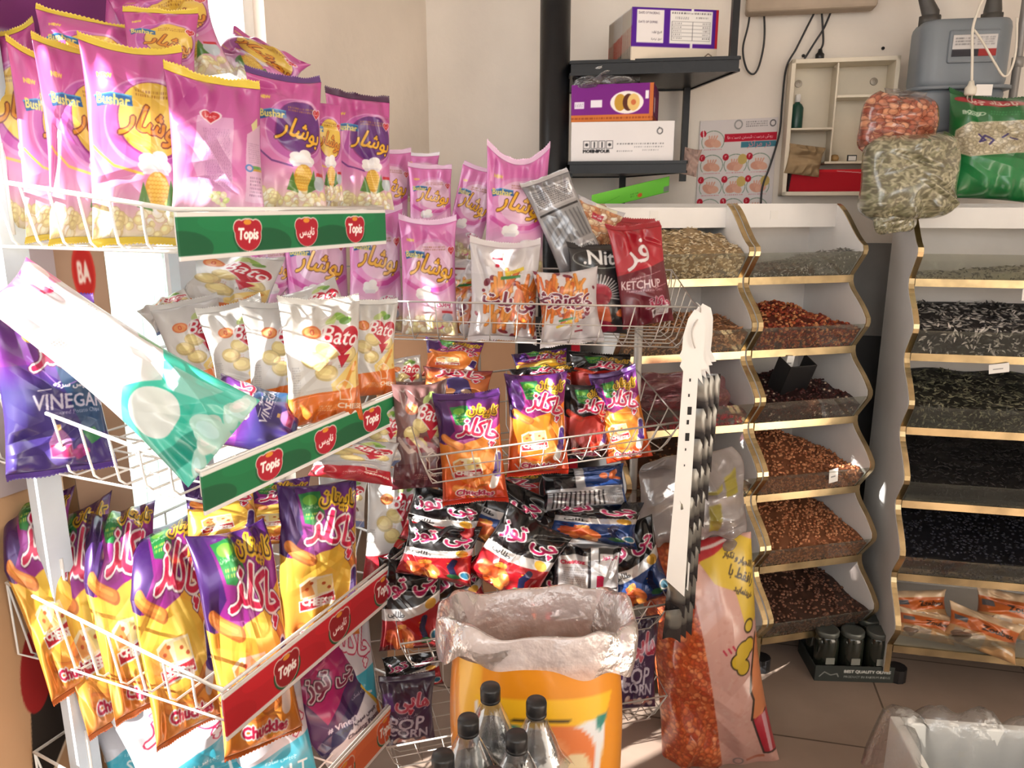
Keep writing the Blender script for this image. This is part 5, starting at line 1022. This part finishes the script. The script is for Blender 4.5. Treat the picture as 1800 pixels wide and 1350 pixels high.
for x in (-.095, .085):
    b = MB(); b.tube([(x,0,.19),(x,0,.235),(x-.02 if x < 0 else x,.0,.275),(x-.035 if x < 0 else x,0,.32),(x-.035 if x < 0 else x,0,.6)], [.026,.026,.02,.02,.02], 14); b.lathe([(.033,.195),(.033,.225)], 8, (x,0,0)); b.lathe([(.03,.31),(.03,.35)], 8, (x-.035 if x < 0 else x,0,0)); b.build('pipe_connection', pm('old_pipe_grey', (84,82,80), rough=.5, metal=.4, var=.2), gm, smooth=True)
pp_ = at(1783, 150, 2.66); b = MB(); b.tube([(pp_.x,pp_.y,1.52),(pp_.x,pp_.y,2.8)], .013, 12); b.lathe([(.018,1.93),(.018,1.96)], 12, (pp_.x,pp_.y,0)); tag(b.build('gas_pipe', pm('grey_pipe', (150,148,146), rough=.4, metal=.3), smooth=True), 'thin grey vertical pipe right of the gas meter', 'pipe')
wc = [at(u, v, 2.47) for u, v in ((1735,-15),(1722,12),(1710,50),(1709,100),(1708,142))]
crd = cable(wc, .004, pm('white_cord', (226,220,206), rough=.5), 'white_cord', 'white cord with a white plug hanging in front of the gas meter', 'cord')
plug(wc[-1], pm('white_cord', (226,220,206), rough=.5), 1.1, crd)
cable([at(u, v, 2.48) for u, v in ((1712,52),(1728,75),(1748,110),(1765,134),(1778,120),(1786,85),(1788,30))], .0035, pm('white_cord', (226,220,206), rough=.5), 'white_cord', 'looping thin white cord at the right of the gas meter', 'cord')
b = MB(); b.box((0,0,0),(.05,.001,.032)); o = b.build('paper_tag', WHITE); o.location = at(1714, 168, 2.465); o.parent = None; tag(o, 'small cream paper tag tied to the white plug', 'tag')
for u, v in ((1552, 85), (1412, 98)):
    b = MB(); b.lathe([(0,0),(.006,0),(.005,.004),(0,.004)], 10); o = b.build('wall_plug_hole', DARK); o.location = wall_pt(u, v, .002); o.rotation_euler = (math.pi/2, 0, 0); tag(o, 'dark screw hole in the wall above the cabinet, %s' % ('right one' if u > 1500 else 'left one'), 'screw hole')

# ------------------------------------------------------------------ bags on the right bin stand
TOPB = MB().box((.018,.40,1.488),(.82-.018,.55,1.5)).build('top_shelf', WHITE, UC)
def art_speck(base, cols, n, r0, r1, st, edge=None, rot=None, W=220, H=220):
    a = Art(W, H, base); a.blobs(n, 0, 0, 1, 1, cols, r0, r1, st, rot, edge); return a
sd_ = art_speck((120,116,92), [(168,164,134),(140,138,108),(190,184,154),(116,112,90)], 1100, .010, .015, 3.2)
sb_ = bag(sd_, 1597, 312, 2.36, 158, 150, yaw=4, rnd=1, mat=FILMG, d=.72, slump=.15, crump=1.3, lean=-2, label='big clear bag of grey green caraway-like seeds hanging over the corner of the right stand', cat='bag of seeds', name='seed_bag', back=(130,126,100), dens=1.3)
n2 = bag(sd_, 1574, 368, 2.34, 76, 84, yaw=10, rnd=1, mat=FILMG, d=.6, slump=-.5, crump=1.4, roll=-6, name='sagging_corner', back=(130,126,100), label='x')
def as_part(o, parent):
    for k in ('label', 'category', 'group'):
        if k in o: del o[k]
    bpy.context.view_layer.update(); o.parent = parent; o.matrix_parent_inverse = parent.matrix_world.inverted(); return o
as_part(n2, sb_)
pn_ = art_speck((150,90,70), [(206,130,100),(186,106,80),(226,160,124),(170,90,70)], 300, .036, .048, 1.2, edge=(120,60,48))
pb_ = bag(pn_, 1578, 222, 2.42, 128, 100, yaw=4, rnd=1, mat=FILMG, d=.62, crump=1.2, roll=4, label='clear bag of pink peanuts lying on top of the seed bag', cat='bag of peanuts', name='peanut_bag', back=(170,100,80), dens=1.3)
as_part(bag(pn_, 1590, 172, 2.42, 70, 26, yaw=4, d=.5, crump=3, roll=4, mat=CLEAR, name='tied_top', label='x'), pb_)
bag('gs', 1738, 264, 2.47, 140, 172, yaw=-6, d=.5, lean=4, roll=2, crump=1.3, seal=(24,96,50), label='green bag of roasted seeds with oval window standing on the right stand', cat='bag of seeds', name='seed_bag', dens=1.3)
# price tags, scoop, bread packets
def on_unit(O, e, n, x, y, z): return O+e*x+n*y+Vector((0,0,z))
PT = pm('white_paper', (236,234,230), rough=.8, var=.03)
def ptag(O, e, n, ang, k, x, z, w, h, roll, label):
    b = MB(); b.box((-w/2,-.0008,-h),(w/2,.0004,0)); b.box((-w*.3,-.0012,-h*.6),(w*.2,-.0008,-h*.5), 1); o = b.build('price_tag', [PT, pm('pencil_grey', (150,150,150), rough=.8)])
    o.location = on_unit(O, e, n, x, TY[k]+(.044 if z < -.05 else .0), TZ[k]+z); o.rotation_euler = (math.radians(8), math.radians(roll), ang); tag(o, label, 'price tag')
ptag(O1, e1, n1, A1_, 1, .155, -.10, .026, .045, 4, 'white paper tag hanging under the peanut bin')
ptag(O1, e1, n1, A1_, 3, .25, .008, .032, .048, -10, 'white paper tag stuck over the edge of the fourth bin of the middle stand')
ptag(O3, e3, n3, A3_, 0, .345, -.10, .058, .036, -6, 'white paper tag hanging under the nearly empty top bin')
ptag(O3, e3, n3, A3_, 1, .265, -.10, .056, .030, -10, 'white paper tag hanging under the striped sunflower seeds')
for O, e, n, A, x, lab in ((OA, e1, n1, A1_, .18, 'small paper tag on the top board above the pumpkin seeds'), (O1, e1, n1, A1_, .15, 'small paper tag on the top board of the middle stand')):
    b = MB(); b.box((-.014,-.001,-.028),(.014,.0,0)); o = b.build('price_tag', PT); o.location = on_unit(O, e, n, x, .399, 1.478); o.rotation_euler = (0, 0, A); tag(o, lab, 'price tag')
b = MB(); pr_ = [(-.05,0,0),(.05,0,0),(.055,0,.05),(-.055,0,.05)]
sw, sh, sl = .105, .065, .13
for lo, hi in (((-sw/2,0,0),(sw/2,sl,.004)),((-sw/2,0,0),(-sw/2+.004,sl,sh)),((sw/2-.004,0,0),(sw/2,sl,sh)),((-sw/2,sl-.004,0),(sw/2,sl,sh)),): b.box(lo, hi)
b.box((-.012,sl,.02),(.012,sl+.09,.036)); sc_ = b.build('scoop', DARK, bevel=.002); sc_.location = on_unit(O1, e1, n1, .175, TY[2]+.045, TZ[2]+.10); sc_.rotation_euler = (math.radians(-66), 0, A1_+math.radians(6)); tag(sc_, 'black plastic scoop stuck in the dark kernels of the middle stand', 'scoop')
sr = MB().box((-sw/2,sl-.012,-.002),(sw/2,sl-.004,-.0005)).build('bright_rim', WHITE, sc_)
for q, (u, v, Y, w, h, yw, rl, lab) in enumerate(((1618,1068,2.24,92,60,-6,-4,'bread packet at the left end of the lowest right shelf, folded top'), (1628,1100,2.19,96,50,-10,6,'bread packet lying under the folded one on the lowest right shelf'), (1726,1112,2.14,120,66,-16,14,'pale bread packet lying tilted in the middle of the lowest right shelf'), (1772,1080,2.20,110,80,-12,6,'orange brown lettered packet at the right of the lowest right shelf'))):
    bag('ze', u, v, Y, w, h, yaw=yw, roll=rl, lean=28, d=.4, crump=1.6, label=lab, cat='bread packet', name='bread_packet', group='bread packets on the lowest right shelf', rel=1)

# ------------------------------------------------------------------ things on the floor and hanging in front
jx = at(1432, 1198, 2.195); jt = Vector((jx.x, 2.20, 0))
a = Art(260, 60, (52,56,54)); a.text('BEST QUALITY OLIVES', .66, .35, .58, (190,190,186), bold=.004); a.text('PRODUCT BY FARSUM INDUS', .66, .68, .58, (176,176,172), bold=.002); a.line([(.06,.7),(.12,.4),(.2,.6),(.28,.5),(.3,.7)], .012, (150,150,146))
jr = empty('jar_tray', jt, math.radians(-3), 'dark printed cardboard tray on the floor holding six olive jars', 'tray')
TRM = pm('dark_tray_card', (48,52,50), rough=.7, var=.1)
for nm, lo, hi in (('bottom',(0,.004,0),(.25,.17,.004)),('side',(0,.004,.004),(.003,.17,.05)),('side',(.247,.004,.004),(.25,.17,.05)),('back',(.003,.167,.004),(.247,.17,.05))): MB().box(lo, hi).build(nm, TRM, jr)
panel('printed_front', a, (0,0,.055), (.25,0,.055), (0,0,0), 150, PAPER, jr, thick=.003)
JG = pm('dark_green_glass_jar', (34,38,32), rough=.12, var=.3, scale=30, coat=.5); LIDM = pm('grey_jar_lid', (104,108,104), rough=.35, metal=.5)
for i in range(3):
    for j in range(2):
        p = jt+Vector((math.cos(-.052), math.sin(-.052), 0))*(.045+.08*i)+Vector((.052, .998, 0))*(.046+.079*j)+Vector((0,0,.0045))
        r = empty('olive_jar', p, 0, 'dark olive jar with grey lid, %s in the %s row of the tray' % (('left', 'middle', 'right')[i], ('front', 'back')[j]), 'jar', 'olive jars in the cardboard tray')
        MB().lathe([(0,0),(.034,0),(.038,.006),(.038,.12),(.034,.135),(.031,.14)], 22).build('glass_body', JG, r, smooth=True)
        lb = MB(); lb.box((-.014,-.0405,.052),(.014,-.0375,.074)); lb.build('label_frame', pm('pale_label', (120,122,116), rough=.6), r)
        MB().lathe([(.034,.137),(.036,.139),(.036,.153),(.034,.156),(.028,.154),(0,.154)], 22).build('lid', LIDM, r, smooth=True)
# tall sack of orange puffs
a = Art(320, 640, (214,150,130)); a.rect(0,0,.52,1,(206,96,50)); rs = np.random.RandomState(9)
a.blobs(1500, -.02, 0, .55, 1, [(220,110,60),(196,84,44),(232,136,84),(180,70,38)], .012, .024, 1.3, edge=(150,56,30))
a.poly([(.42,0),(1,0),(1,1),(.5,1),(.47,.5)], (222,172,160)); 
for q in range(260): x, y = rs.uniform(.46,1), rs.uniform(0,1); a.ell(x, y, rs.uniform(.01,.03), rs.uniform(.008,.016), (226,184,172) if q % 2 else (214,160,146), rs.uniform(0,180), k=.6)
a.poly([(.44,.0),(.8,-.02),(.83,.04),(.48,.08)], (196,40,50)); a.line([(.47,.035),(.8,.005)], .02, (240,220,216)); a.poly([(.52,.07),(.86,.0),(1,.03),(1,.34),(.82,.35),(.76,.2),(.6,.15)], (230,194,60))
for q, t in enumerate(('بالاتجیار و نکبار','رافقط با','خریدنمایید')): a.text(fa(t), .84, .09+.062*q, .3-.05*q, (60,44,20), rot=30, sy=1.3, bold=.006)
a.ell(.86,.35,.06,.06,(60,44,20)); a.ell(.86,.35,.045,.045,(222,190,60))
for cx_, cy_, r_ in ((.78,.44,.075),(.72,.475,.065),(.76,.51,.06),(.84,.43,.06)): a.ell(cx_, cy_, r_+.012, r_+.012, (50,36,16))
for cx_, cy_, r_ in ((.78,.44,.075),(.72,.475,.065),(.76,.51,.06),(.84,.43,.06)): a.ell(cx_, cy_, r_, r_, (222,186,50))
for q in range(3): a.line([(.6+.04*q,.415-.006*q),(.62+.04*q,.435-.006*q)], .014, (196,40,70))
a.poly([(.9,.42),(1,.4),(1,.8),(.78,.76),(.82,.6)], (226,140,90)); a.line([(.94,.4),(.84,.55),(.8,.62),(.82,.66),(.77,.74),(.84,.76),(.95,.73)], .022, (50,34,22)); a.poly([(.78,.745),(1,.73),(1,.93),(.84,.92)], (190,30,56)); a.poly([(.88,.74),(.94,.735),(.94,.92),(.9,.92)], (226,170,180)); a.line([(.78,.75),(.84,.925),(1,.93)], .018, (40,30,26)); a.ell(.62,.945,.04,.04,(150,130,130)); a.ell(.62,.945,.028,.028,(222,176,166)); a.rect(.68,.935,.84,.95,(196,110,80))
sk = bag(a, 1240, 1150, 1.90, 205, 425, yaw=-4, lean=9, roll=-9, d=.72, slump=-.1, crump=1.0, label='tall clear sack of orange puffs with yellow print standing on the floor', cat='sack', name='puff_sack', rel=1, back=(206,110,70), dens=1.0)
tp = Art(160, 140, (230,220,218)); tp.a[:] = .62
for P in ([(.72,.2),(.86,.14),(.9,.4),(.76,.42)], [(.6,.5),(.7,.46),(.68,.8),(.6,.78)], [(.5,.3),(.7,.24),(.7,.3),(.5,.36)]): tp.poly(P, (222,206,90), al=.92)
as_part(bag(tp, 1216, 878, 2.0, 200, 170, yaw=-4, lean=6, roll=-3, d=.5, crump=3.6, slump=.3, rnd=.8, ears=(-.1,.06), alph=True, mat=sheer('printed_clear_top', (236,228,226), (232,222,222), haze=.6, gloss=.25, rough=.14, bump=.5, bscale=16, attr=True), name='loose_plastic_top', label='x'), sk)
# hanging card strips with sachets
hk = Vector(at(1218, 540, 1.745))
O2 = [(1221,544),(1210,560),(1201,590),(1199,615),(1194,626),(1199,632),(1195,644),(1201,652),(1184,880),(1171,1020),(1203,1049),(1215,860),(1227,664),(1236,676),(1232,650),(1246,648),(1236,628),(1239,600),(1240,570),(1236,552)]
SACH2 = pm('pale_sachet', (170,166,160), rough=.3, metal=.3, var=.35, scale=30)
SACH = pm('silver_black_sachet', (88,84,86), rough=.3, metal=.4, var=.35, scale=30)
for q in range(3):
    Yq = 1.725+.022*q; du = 13*q; P = []
    for u, v in O2: p = at(u, v, 1.725); P.append(((p.x+.014*q), p.z+.004*q))
    b = MB(); b.prism(P, lambda x, z: (x, Yq, z), lambda x, z: (x, Yq+.0012, z)); 
    if q == 0:
        for (u, v, s) in ((1213,668,.6),(1211,695,.6),(1212,722,1.6),(1209,742,.9),(1208,768,1.6),(1205,790,.5),(1203,818,.4)): p = at(u, v, 1.725); b.box((p.x-.003*s,Yq-.0008,p.z-.006*s),(p.x+.003*s,Yq-.0002,p.z+.006*s), 1)
    lab = ['white hanging card strip in front, blank side facing the camera', 'hanging sachet strip just behind the front white card', 'rearmost hanging sachet strip, dark pouches showing on the right'][q]
    r = tag(b.build('sachet_strip', [PT, DARK]), lab, 'sachet strip', 'card strips of sachets hung from the wire rack')
    zt, zb = at(1215, 650, 1.725).z, at(1190, 1080, 1.725).z
    for k in range(9):
        z = zt-(zt-zb)*k/8.4-.02; xx = at(1228, 650, 1.725).x+.008+.018*q-.0042*k; m = MB(); V = []; CC = []; ng_ = 7; rs_ = np.random.RandomState(q*20+k); tw = rs_.uniform(-.3, .3)
        for side in (-1, 1):
            for j in range(ng_):
                for i_ in range(ng_):
                    t, s_ = j/(ng_-1), i_/(ng_-1)*2-1; th = .009*max(0, 1-s_*s_)**.5*math.sin(math.pi*min(1, t*1.1))**.7
                    V.append((xx+.021*s_*(1+.15*t), Yq+.006+.012*t+side*th+tw*.021*s_, z-.085*t+.010*s_*s_*t*(-1 if j == ng_-1 else .2)-.008*s_*t)); CC.append((126,124,118) if .15 < t < .55 and s_ > -.6 else (150,146,126) if .08 < t < .2 else (66,63,64) if t > .5 else (90,88,86))
        F_ = [(o_+j*ng_+i_, o_+j*ng_+i_+1, o_+(j+1)*ng_+i_+1, o_+(j+1)*ng_+i_) for o_ in (0, ng_*ng_) for j in range(ng_-1) for i_ in range(ng_-1)]
        m.add(V, F_, 0, np.array(CC, float)); m.build('sachet', FOIL, r, smooth=True)
cable([at(1224, 532, 1.76), at(1231,540,1.75), at(1229, 556, 1.73), at(1217, 580, 1.718), at(1218, 600, 1.716), at(1222, 612, 1.715)], .0018, WIREG, 'wire_hook', 'bent wire hook carrying the white card strips', 'hook')

# open yellow sack with folded plastic liner
sx0, sy0 = .045, 1.33
def ringpt(a, z, w, d, wob=0, k=0):
    c, s = math.cos(a), math.sin(a); e = .72
    return (sx0+w*math.copysign(abs(c)**e, c)+wob*math.sin(3*a+k), sy0+d*math.copysign(abs(s)**e, s)+wob*math.cos(4*a+k*2), z)
sa_ = Art(360, 400, (232,150,36)); sa_.grad(0, (222,140,30), 1, (236,156,44)); sa_.poly([(.2,0),(.34,0),(.36,.5),(.3,.9),(.26,.5)], (238,180,60)); sa_.poly([(.32,.12),(.72,.12),(.66,.62),(.5,.8),(.38,.6)], (226,226,228)); sa_.poly([(.32,.1),(.76,.1),(.72,.16),(.5,.2),(.36,.18)], (240,186,40)); sa_.ell(.55,.3,.12,.13,(226,126,70)); sa_.ell(.5,.27,.07,.06,(232,150,100)); sa_.ell(.6,.33,.05,.06,(236,214,170)); sa_.line([(.58,.42),(.64,.44),(.68,.36)], .03, (206,60,40)); sa_.poly([(.44,.18),(.5,.2),(.46,.24)], (40,130,130)); sa_.poly([(.66,.17),(.73,.16),(.68,.22)], (40,130,120)); sa_.poly([(.64,.46),(.69,.44),(.66,.56)], (40,110,100)); sa_.rect(.45,.163,.57,.175,(40,36,36)); sa_.micro(.82,.45,.83,.8,12,(160,100,30)); sa_.micro(.845,.5,.855,.85,12,(160,100,30))
nA, nZ = 150, 110; V = []; C = []
for i in range(nZ):
    z = .68*(1-i/(nZ-1)); t = z/.68; w_ = .158+.012*math.sin(t*3.1)+.006*math.sin(9*t); d_ = .112+.016*math.sin(t*3.1)
    for j in range(nA):
        an = -math.pi/2+2*math.pi*(j-nA/2)/nA; V.append(ringpt(an, z-.022*math.sin(an)*t, w_, d_+.006, .005, t*5)); fx_ = (j/nA-.25)*2; C.append((fx_, 1-t))
C = np.array(C); col = sa_.sample(np.clip(C[:,0], 0, 1), np.clip(C[:,1]*1.15, 0, 1))[..., :3]
i = np.arange(nZ-1)[:, None]*nA; j = np.arange(nA)[None]; j2 = (j+1) % nA
so_ = gridmesh('open_sack', np.array(V), np.stack([i+nA+j, i+nA+j2, i+j2, i+j], -1).reshape(-1, 4), col, FILM)
tag(so_, 'big yellow orange printed sack standing open in front of the racks', 'sack')
rgl = np.random.RandomState(4); V = []; prof_ = [(.42,.72),(.52,.77),(.60,.83),(.67,.90),(.715,.965),(.745,1.05),(.75,1.09),(.745,1.125),(.73,1.145),(.715,1.155),(.70,1.16),(.685,1.16),(.672,1.155)]; nA = 160
for k_, (z, s) in enumerate(prof_):
    for j in range(nA):
        an = 2*math.pi*j/nA; lift = -.022*math.sin(an)+.008*math.sin(2*an+.6)+.006*math.sin(5*an+1)+.003*math.sin(11*an); dr = 1+(.02*math.sin(7*an+k_*.5)+.012*math.sin(13*an+k_*.9))*(k_ > 3); fold = max(0, k_-8)/5
        p = ringpt(an, z+lift*min(1, k_/4)+fold*(.014*math.sin(an*3+2)-.008*math.sin(9*an)-.02*math.cos(2*an)), .162*s*dr, .118*s*dr, .004, k_*.3); V.append(p)
lm = MB(); nR = len(prof_); F_ = [(i_*nA+j_, i_*nA+(j_+1) % nA, (i_+1)*nA+(j_+1) % nA, (i_+1)*nA+j_) for i_ in range(nR-1) for j_ in range(nA)]; lm.add(V, F_)
LINER = sheer('pinkish_liner', (244,232,230), (252,243,242), haze=1.0, gloss=.3, rough=.22, bump=.8, bscale=18)
ln_ = lm.build('plastic_liner', LINER, so_, smooth=True)
ct = MB(); V = [ringpt(2*math.pi*j/60, .47, .13, .09) for j in range(60)]; ct.add(V, [tuple(range(60))]); ct.build('filling', pm('brown_filling', (150,104,84), rough=.9, var=.3, scale=60, bump=.6, bscale=90), so_)

# pack of cola bottles in shrink film
def capw(u, v, z): 
    t = math.tan(PITCH+math.atan((v-675)/F_PX)); return at(u, v, (CAM_H-z)/t)
zc = .743; p1, p2, p3 = capw(862,1206,zc), capw(943,1231,zc), capw(823,1262,zc); va, vb = p2-p1, p3-p1
BASE = zc-.315
PET = sheer('clear_pet', (240,242,242), (220,224,226), haze=.05, gloss=.14, rough=.06)
COLA = pm('dark_cola', (24,20,24), rough=.15, var=.05)
cn = MB(); q0 = p1+va*.5+vb; cx0 = empty('brown_carton', (q0.x, q0.y, 0), math.atan2(va.y, va.x), 'brown carton under the cola bottles at the bottom edge', 'carton')
MB().box((-.11,-.15,0),(.11,.15,BASE-.001)).build('body', CARD, cx0)
bp = []
names = ['back left', 'back right', 'middle left', 'middle right', 'front left', 'front right']
for jv in range(3):
    for iv in range(2):
        p = p1+va*iv+vb*jv; bp.append((p.x, p.y)); r = empty('cola_bottle', (p.x, p.y, BASE), 0, 'clear cola bottle with black cap, %s in the wrapped pack' % names[jv*2+iv], 'bottle', 'cola bottles in the shrink wrapped pack')
        MB().lathe([(0,.004),(.028,0),(.038,.008),(.0405,.03),(.0405,.17),(.039,.195),(.033,.225),(.022,.258),(.0145,.280),(.0135,.288),(.0135,.300)], 24).build('body', PET, r, smooth=True)
        MB().lathe([(0,.008),(.037,.012),(.039,.03),(.039,.17),(.0375,.195),(.0315,.225),(.026,.242),(0,.242)], 20).build('drink', COLA, r, smooth=True)
        MB().lathe([(.0165,.290),(.0165,.293),(.0158,.294),(.0158,.295),(.0165,.296),(.0165,.311),(.015,.315),(0,.315)], 24).build('cap', DARK, r, smooth=True)
ng = 70; c0 = np.array([p1.x, p1.y])+np.array(va[:2])*.5+np.array(vb[:2]); e_a = np.array(va[:2])/va.length; e_b = np.array(vb[:2])/vb.length
U_, V_ = np.meshgrid(np.linspace(-.093, .093, ng), np.linspace(-.136, .136, ng)); XY = c0+U_[..., None]*e_a+V_[..., None]*e_b
Z = np.full(U_.shape, BASE+.13)
for (x, y) in bp:
    d = np.hypot(XY[..., 0]-x, XY[..., 1]-y); Z = np.maximum(Z, BASE+np.interp(d, [0,.014,.03,.042,.062,.1], [.286,.286,.248,.214,.185,.12]))
for _ in range(7): Z[1:-1, 1:-1] = np.maximum(Z[1:-1, 1:-1], (Z[:-2, 1:-1]+Z[2:, 1:-1]+Z[1:-1, :-2]+Z[1:-1, 2:])/4)
Z += .004*np.sin(U_*90+V_*40)*np.sin(V_*70)
fm_ = MB(); Vg = np.dstack([XY, Z+.004]).reshape(-1, 3); idx = np.arange(ng*ng).reshape(ng, ng); F_ = []
for i_ in range(ng-1):
    for j_ in range(ng-1):
        hole = min(np.hypot(XY[i_, j_, 0]-x, XY[i_, j_, 1]-y) for x, y in bp) < .0165 or np.hypot(U_[i_, j_]-.012, (V_[i_, j_]-.04)) < .024
        if not hole: F_.append((int(idx[i_, j_]), int(idx[i_, j_+1]), int(idx[i_+1, j_+1]), int(idx[i_+1, j_])))
fm_.add(Vg, F_); tag(fm_.build('shrink_film', sheer('shrink_wrap', (244,246,248), (226,228,232), haze=.12, gloss=.2, rough=.1, bump=.22, bscale=20), smooth=True), 'torn clear shrink film stretched over the cola bottles', 'plastic film')

# white foam box with plastic liner, bottom right
fb = at(1515, 1262, 1.42); FBZ = .452; fr_ = empty('foam_box', (fb.x, fb.y-.46, 0), math.radians(-7), 'white foam box with clear plastic liner at the bottom right corner', 'box')
FOAM = pm('white_foam', (238,238,234), rough=.7, var=.04, sss=.05); fw_, fd_ = .36, .46
for nm, lo, hi in (('side_wall',(0,0,0),(.022,fd_,FBZ)),('side_wall',(fw_-.022,0,0),(fw_,fd_,FBZ)),('back_wall',(.022,fd_-.022,0),(fw_-.022,fd_,FBZ)),('front_wall',(.022,0,0),(fw_-.022,.022,FBZ)),('base',(.022,.022,0),(fw_-.022,fd_-.022,.2))): MB().box(lo, hi).build(nm, FOAM, fr_, bevel=.004)
V = []; nn = 120; lev = [(-.034,FBZ-.15),(-.03,FBZ-.1),(-.02,FBZ-.04),(-.012,FBZ+.004),(.0,FBZ+.02),(.012,FBZ+.016),(.024,FBZ+.002),(.03,FBZ-.06),(.036,FBZ-.14),(.05,FBZ-.22)]
for k_, (ins, z) in enumerate(lev):
    for j in range(nn):
        t = j/nn*4; s = int(t); f = t-s; x0_, x1_, y0_, y1_ = ins, fw_-ins, ins, fd_-ins
        p = [(x0_+(x1_-x0_)*f, y0_), (x1_, y0_+(y1_-y0_)*f), (x1_-(x1_-x0_)*f, y1_), (x0_, y1_-(y1_-y0_)*f)][s]
        w1 = .008*math.sin(j*.9+k_*.7)+.006*math.sin(j*.37+k_); V.append((p[0]+w1*.6, p[1]+w1*.6, z+w1*(1.2 if 2 < k_ < 7 else .6)))
lb_ = MB(); nR = len(lev); lb_.add(V, [(i_*nn+j_, i_*nn+(j_+1) % nn, (i_+1)*nn+(j_+1) % nn, (i_+1)*nn+j_) for i_ in range(nR-1) for j_ in range(nn)]); lb_.build('plastic_liner', CLEAR, fr_, smooth=True)
for q, (x, y) in enumerate(((.10,.30),(.15,.26),(.13,.36))):
    b = MB(); b.lathe([(0,-.03),(.012,-.028),(.026,-.012),(.028,.004),(.02,.022),(.008,.03),(0,.034)], 16); o = b.build('lemon', pm('lemon_peel', (226,206,70), rough=.45, bump=.2, bscale=120), smooth=True)
    w = Matrix.Translation(fr_.location) @ Matrix.Rotation(math.radians(-7), 4, 'Z') @ Vector((x, y, .229)); o.location = w; o.rotation_euler = (1.3, .4*q, q)
    tag(o, 'yellow fruit in the white foam box, ' + ('near its left wall', 'nearest the camera', 'towards the back wall')[q], 'fruit')

# behind the racks: cartons, plastic sheet, green sheet
a = Art(200, 1200, (190,152,116)); a.poly([(.72,.47),(1,.46),(1,.7),(.5,.83)], (46,40,36)); a.ell(.74,.56,.16,.5,(150,36,36),8); a.line([(.5,.835),(1,.705)], .03, (226,206,180))
b0 = MB(); cl = empty('brown_carton', ra(-.2,.5,0), 0, 'big brown carton standing left of the nearest rack, half out of the picture', 'carton')
cpn = panel('front_print', a, ra(-.13,.566,1.22), ra(.10,.566,1.22), ra(-.13,.566,0), 90, PAPER, None, thick=.003); parent_keep(cpn, cl)
V = [ra(-.13,.57,0),ra(.10,.57,0),ra(.10,.61,0),ra(-.13,.61,0),ra(-.13,.57,1.22),ra(.10,.57,1.22),ra(.10,.61,1.22),ra(-.13,.61,1.22)]
b0.add(V, [(0,3,2,1),(4,5,6,7),(0,1,5,4),(1,2,6,5),(2,3,7,6),(3,0,4,7)]); o = b0.build('body', CARD); parent_keep(o, cl)
a = Art(120, 300, (178,146,122)); a.ell(.6,.07,.2,.17,(206,60,50)); a.ell(.6,.07,.17,.14,(190,44,40)); a.text('BA', .6, .07, .2, (240,220,210), bold=.02); a.rect(.0,0,1,.008,(226,220,214))
cl2 = empty('brown_carton', ra(.25,.52,0), 0, 'narrow brown carton with red round logo behind the nearest rack', 'carton')
cpn = panel('front_print', a, ra(.19,.573,1.42), ra(.33,.573,1.42), ra(.19,.573,.5), 60, PAPER, None, thick=.003); parent_keep(cpn, cl2)
b0 = MB(); V = [ra(.19,.577,0),ra(.33,.577,0),ra(.33,.615,0),ra(.19,.615,0),ra(.19,.577,1.42),ra(.33,.577,1.42),ra(.33,.615,1.42),ra(.19,.615,1.42)]
b0.add(V, [(0,3,2,1),(4,5,6,7),(0,1,5,4),(1,2,6,5),(2,3,7,6),(3,0,4,7)]); o = b0.build('body', CARD); parent_keep(o, cl2)
nx_, nz2 = 30, 30; V = []
for i_ in range(nz2):
    for j_ in range(nx_): a_ = .335+.17*j_/(nx_-1); V.append(ra(a_, .58+.008*math.sin(j_*.9)+.004*math.sin(i_*.5+j_), 1.44-.75*i_/(nz2-1)))
b = MB(); b.grid(V, nz2, nx_); tag(b.build('plastic_sheet', sheer('green_tinted_film', (206,226,216), (206,226,216), haze=.7, gloss=.1), smooth=True), 'pale green translucent plastic sheet hanging behind the nearest rack', 'plastic sheet')
carton('brown_carton', 'large plain brown carton standing behind the bare wire rack', (-.42, 2.32, 0), math.radians(2), .43, .32, 1.115, Art(60, 100, (206,160,124)), top=(196,152,116))
a = Art(120, 160, (34,32,36)); a.rect(.86,0,1,1,(176,26,44))
carton('black_carton', 'black carton with a red right edge behind the bare wire rack', (.02, 2.34, 0), 0, .19, .3, 1.12, a, top=(34,32,36))
a = Art(260, 60, (116,206,70)); a.grad(0, (126,214,80), 1, (106,196,64)); a.micro(.5,.5,.6,.8,2,(70,130,50)); a.ell(.62,.75,.03,.03,(206,90,50)); a.rect(.93,.6,1,.95,(120,130,120)); a.line([(0,.9),(.35,.5)], .006, (90,170,60))
gp0, gp1 = at(1040, 362, 2.62), at(1176, 326, 2.68)
tag(panel('green_sheet', a, gp0+Vector((0,0,.035)), gp1+Vector((0,0,.03)), gp0+Vector((.0,0,-.016)), 120, PAPER, None, thick=.002, wave=.001), 'bright green printed plastic sheet lying on top of the left bin stand', 'plastic sheet')
MB().box((.018,.40,1.488),(.43,.55,1.5)).build('top_shelf', WHITE, UA)
bag(Art(60, 60, (200,120,130)), 1185, 690, 2.27, 200, 70, yaw=8, d=.5, rnd=1, crump=2.5, lean=20, mat=sheer('pink_clear_film', (236,190,196), (206,150,156), haze=.35, gloss=.25, bump=.5), label='crumpled pinkish clear bag over the red dried fruit bin', cat='plastic bag', name='plastic_bag')
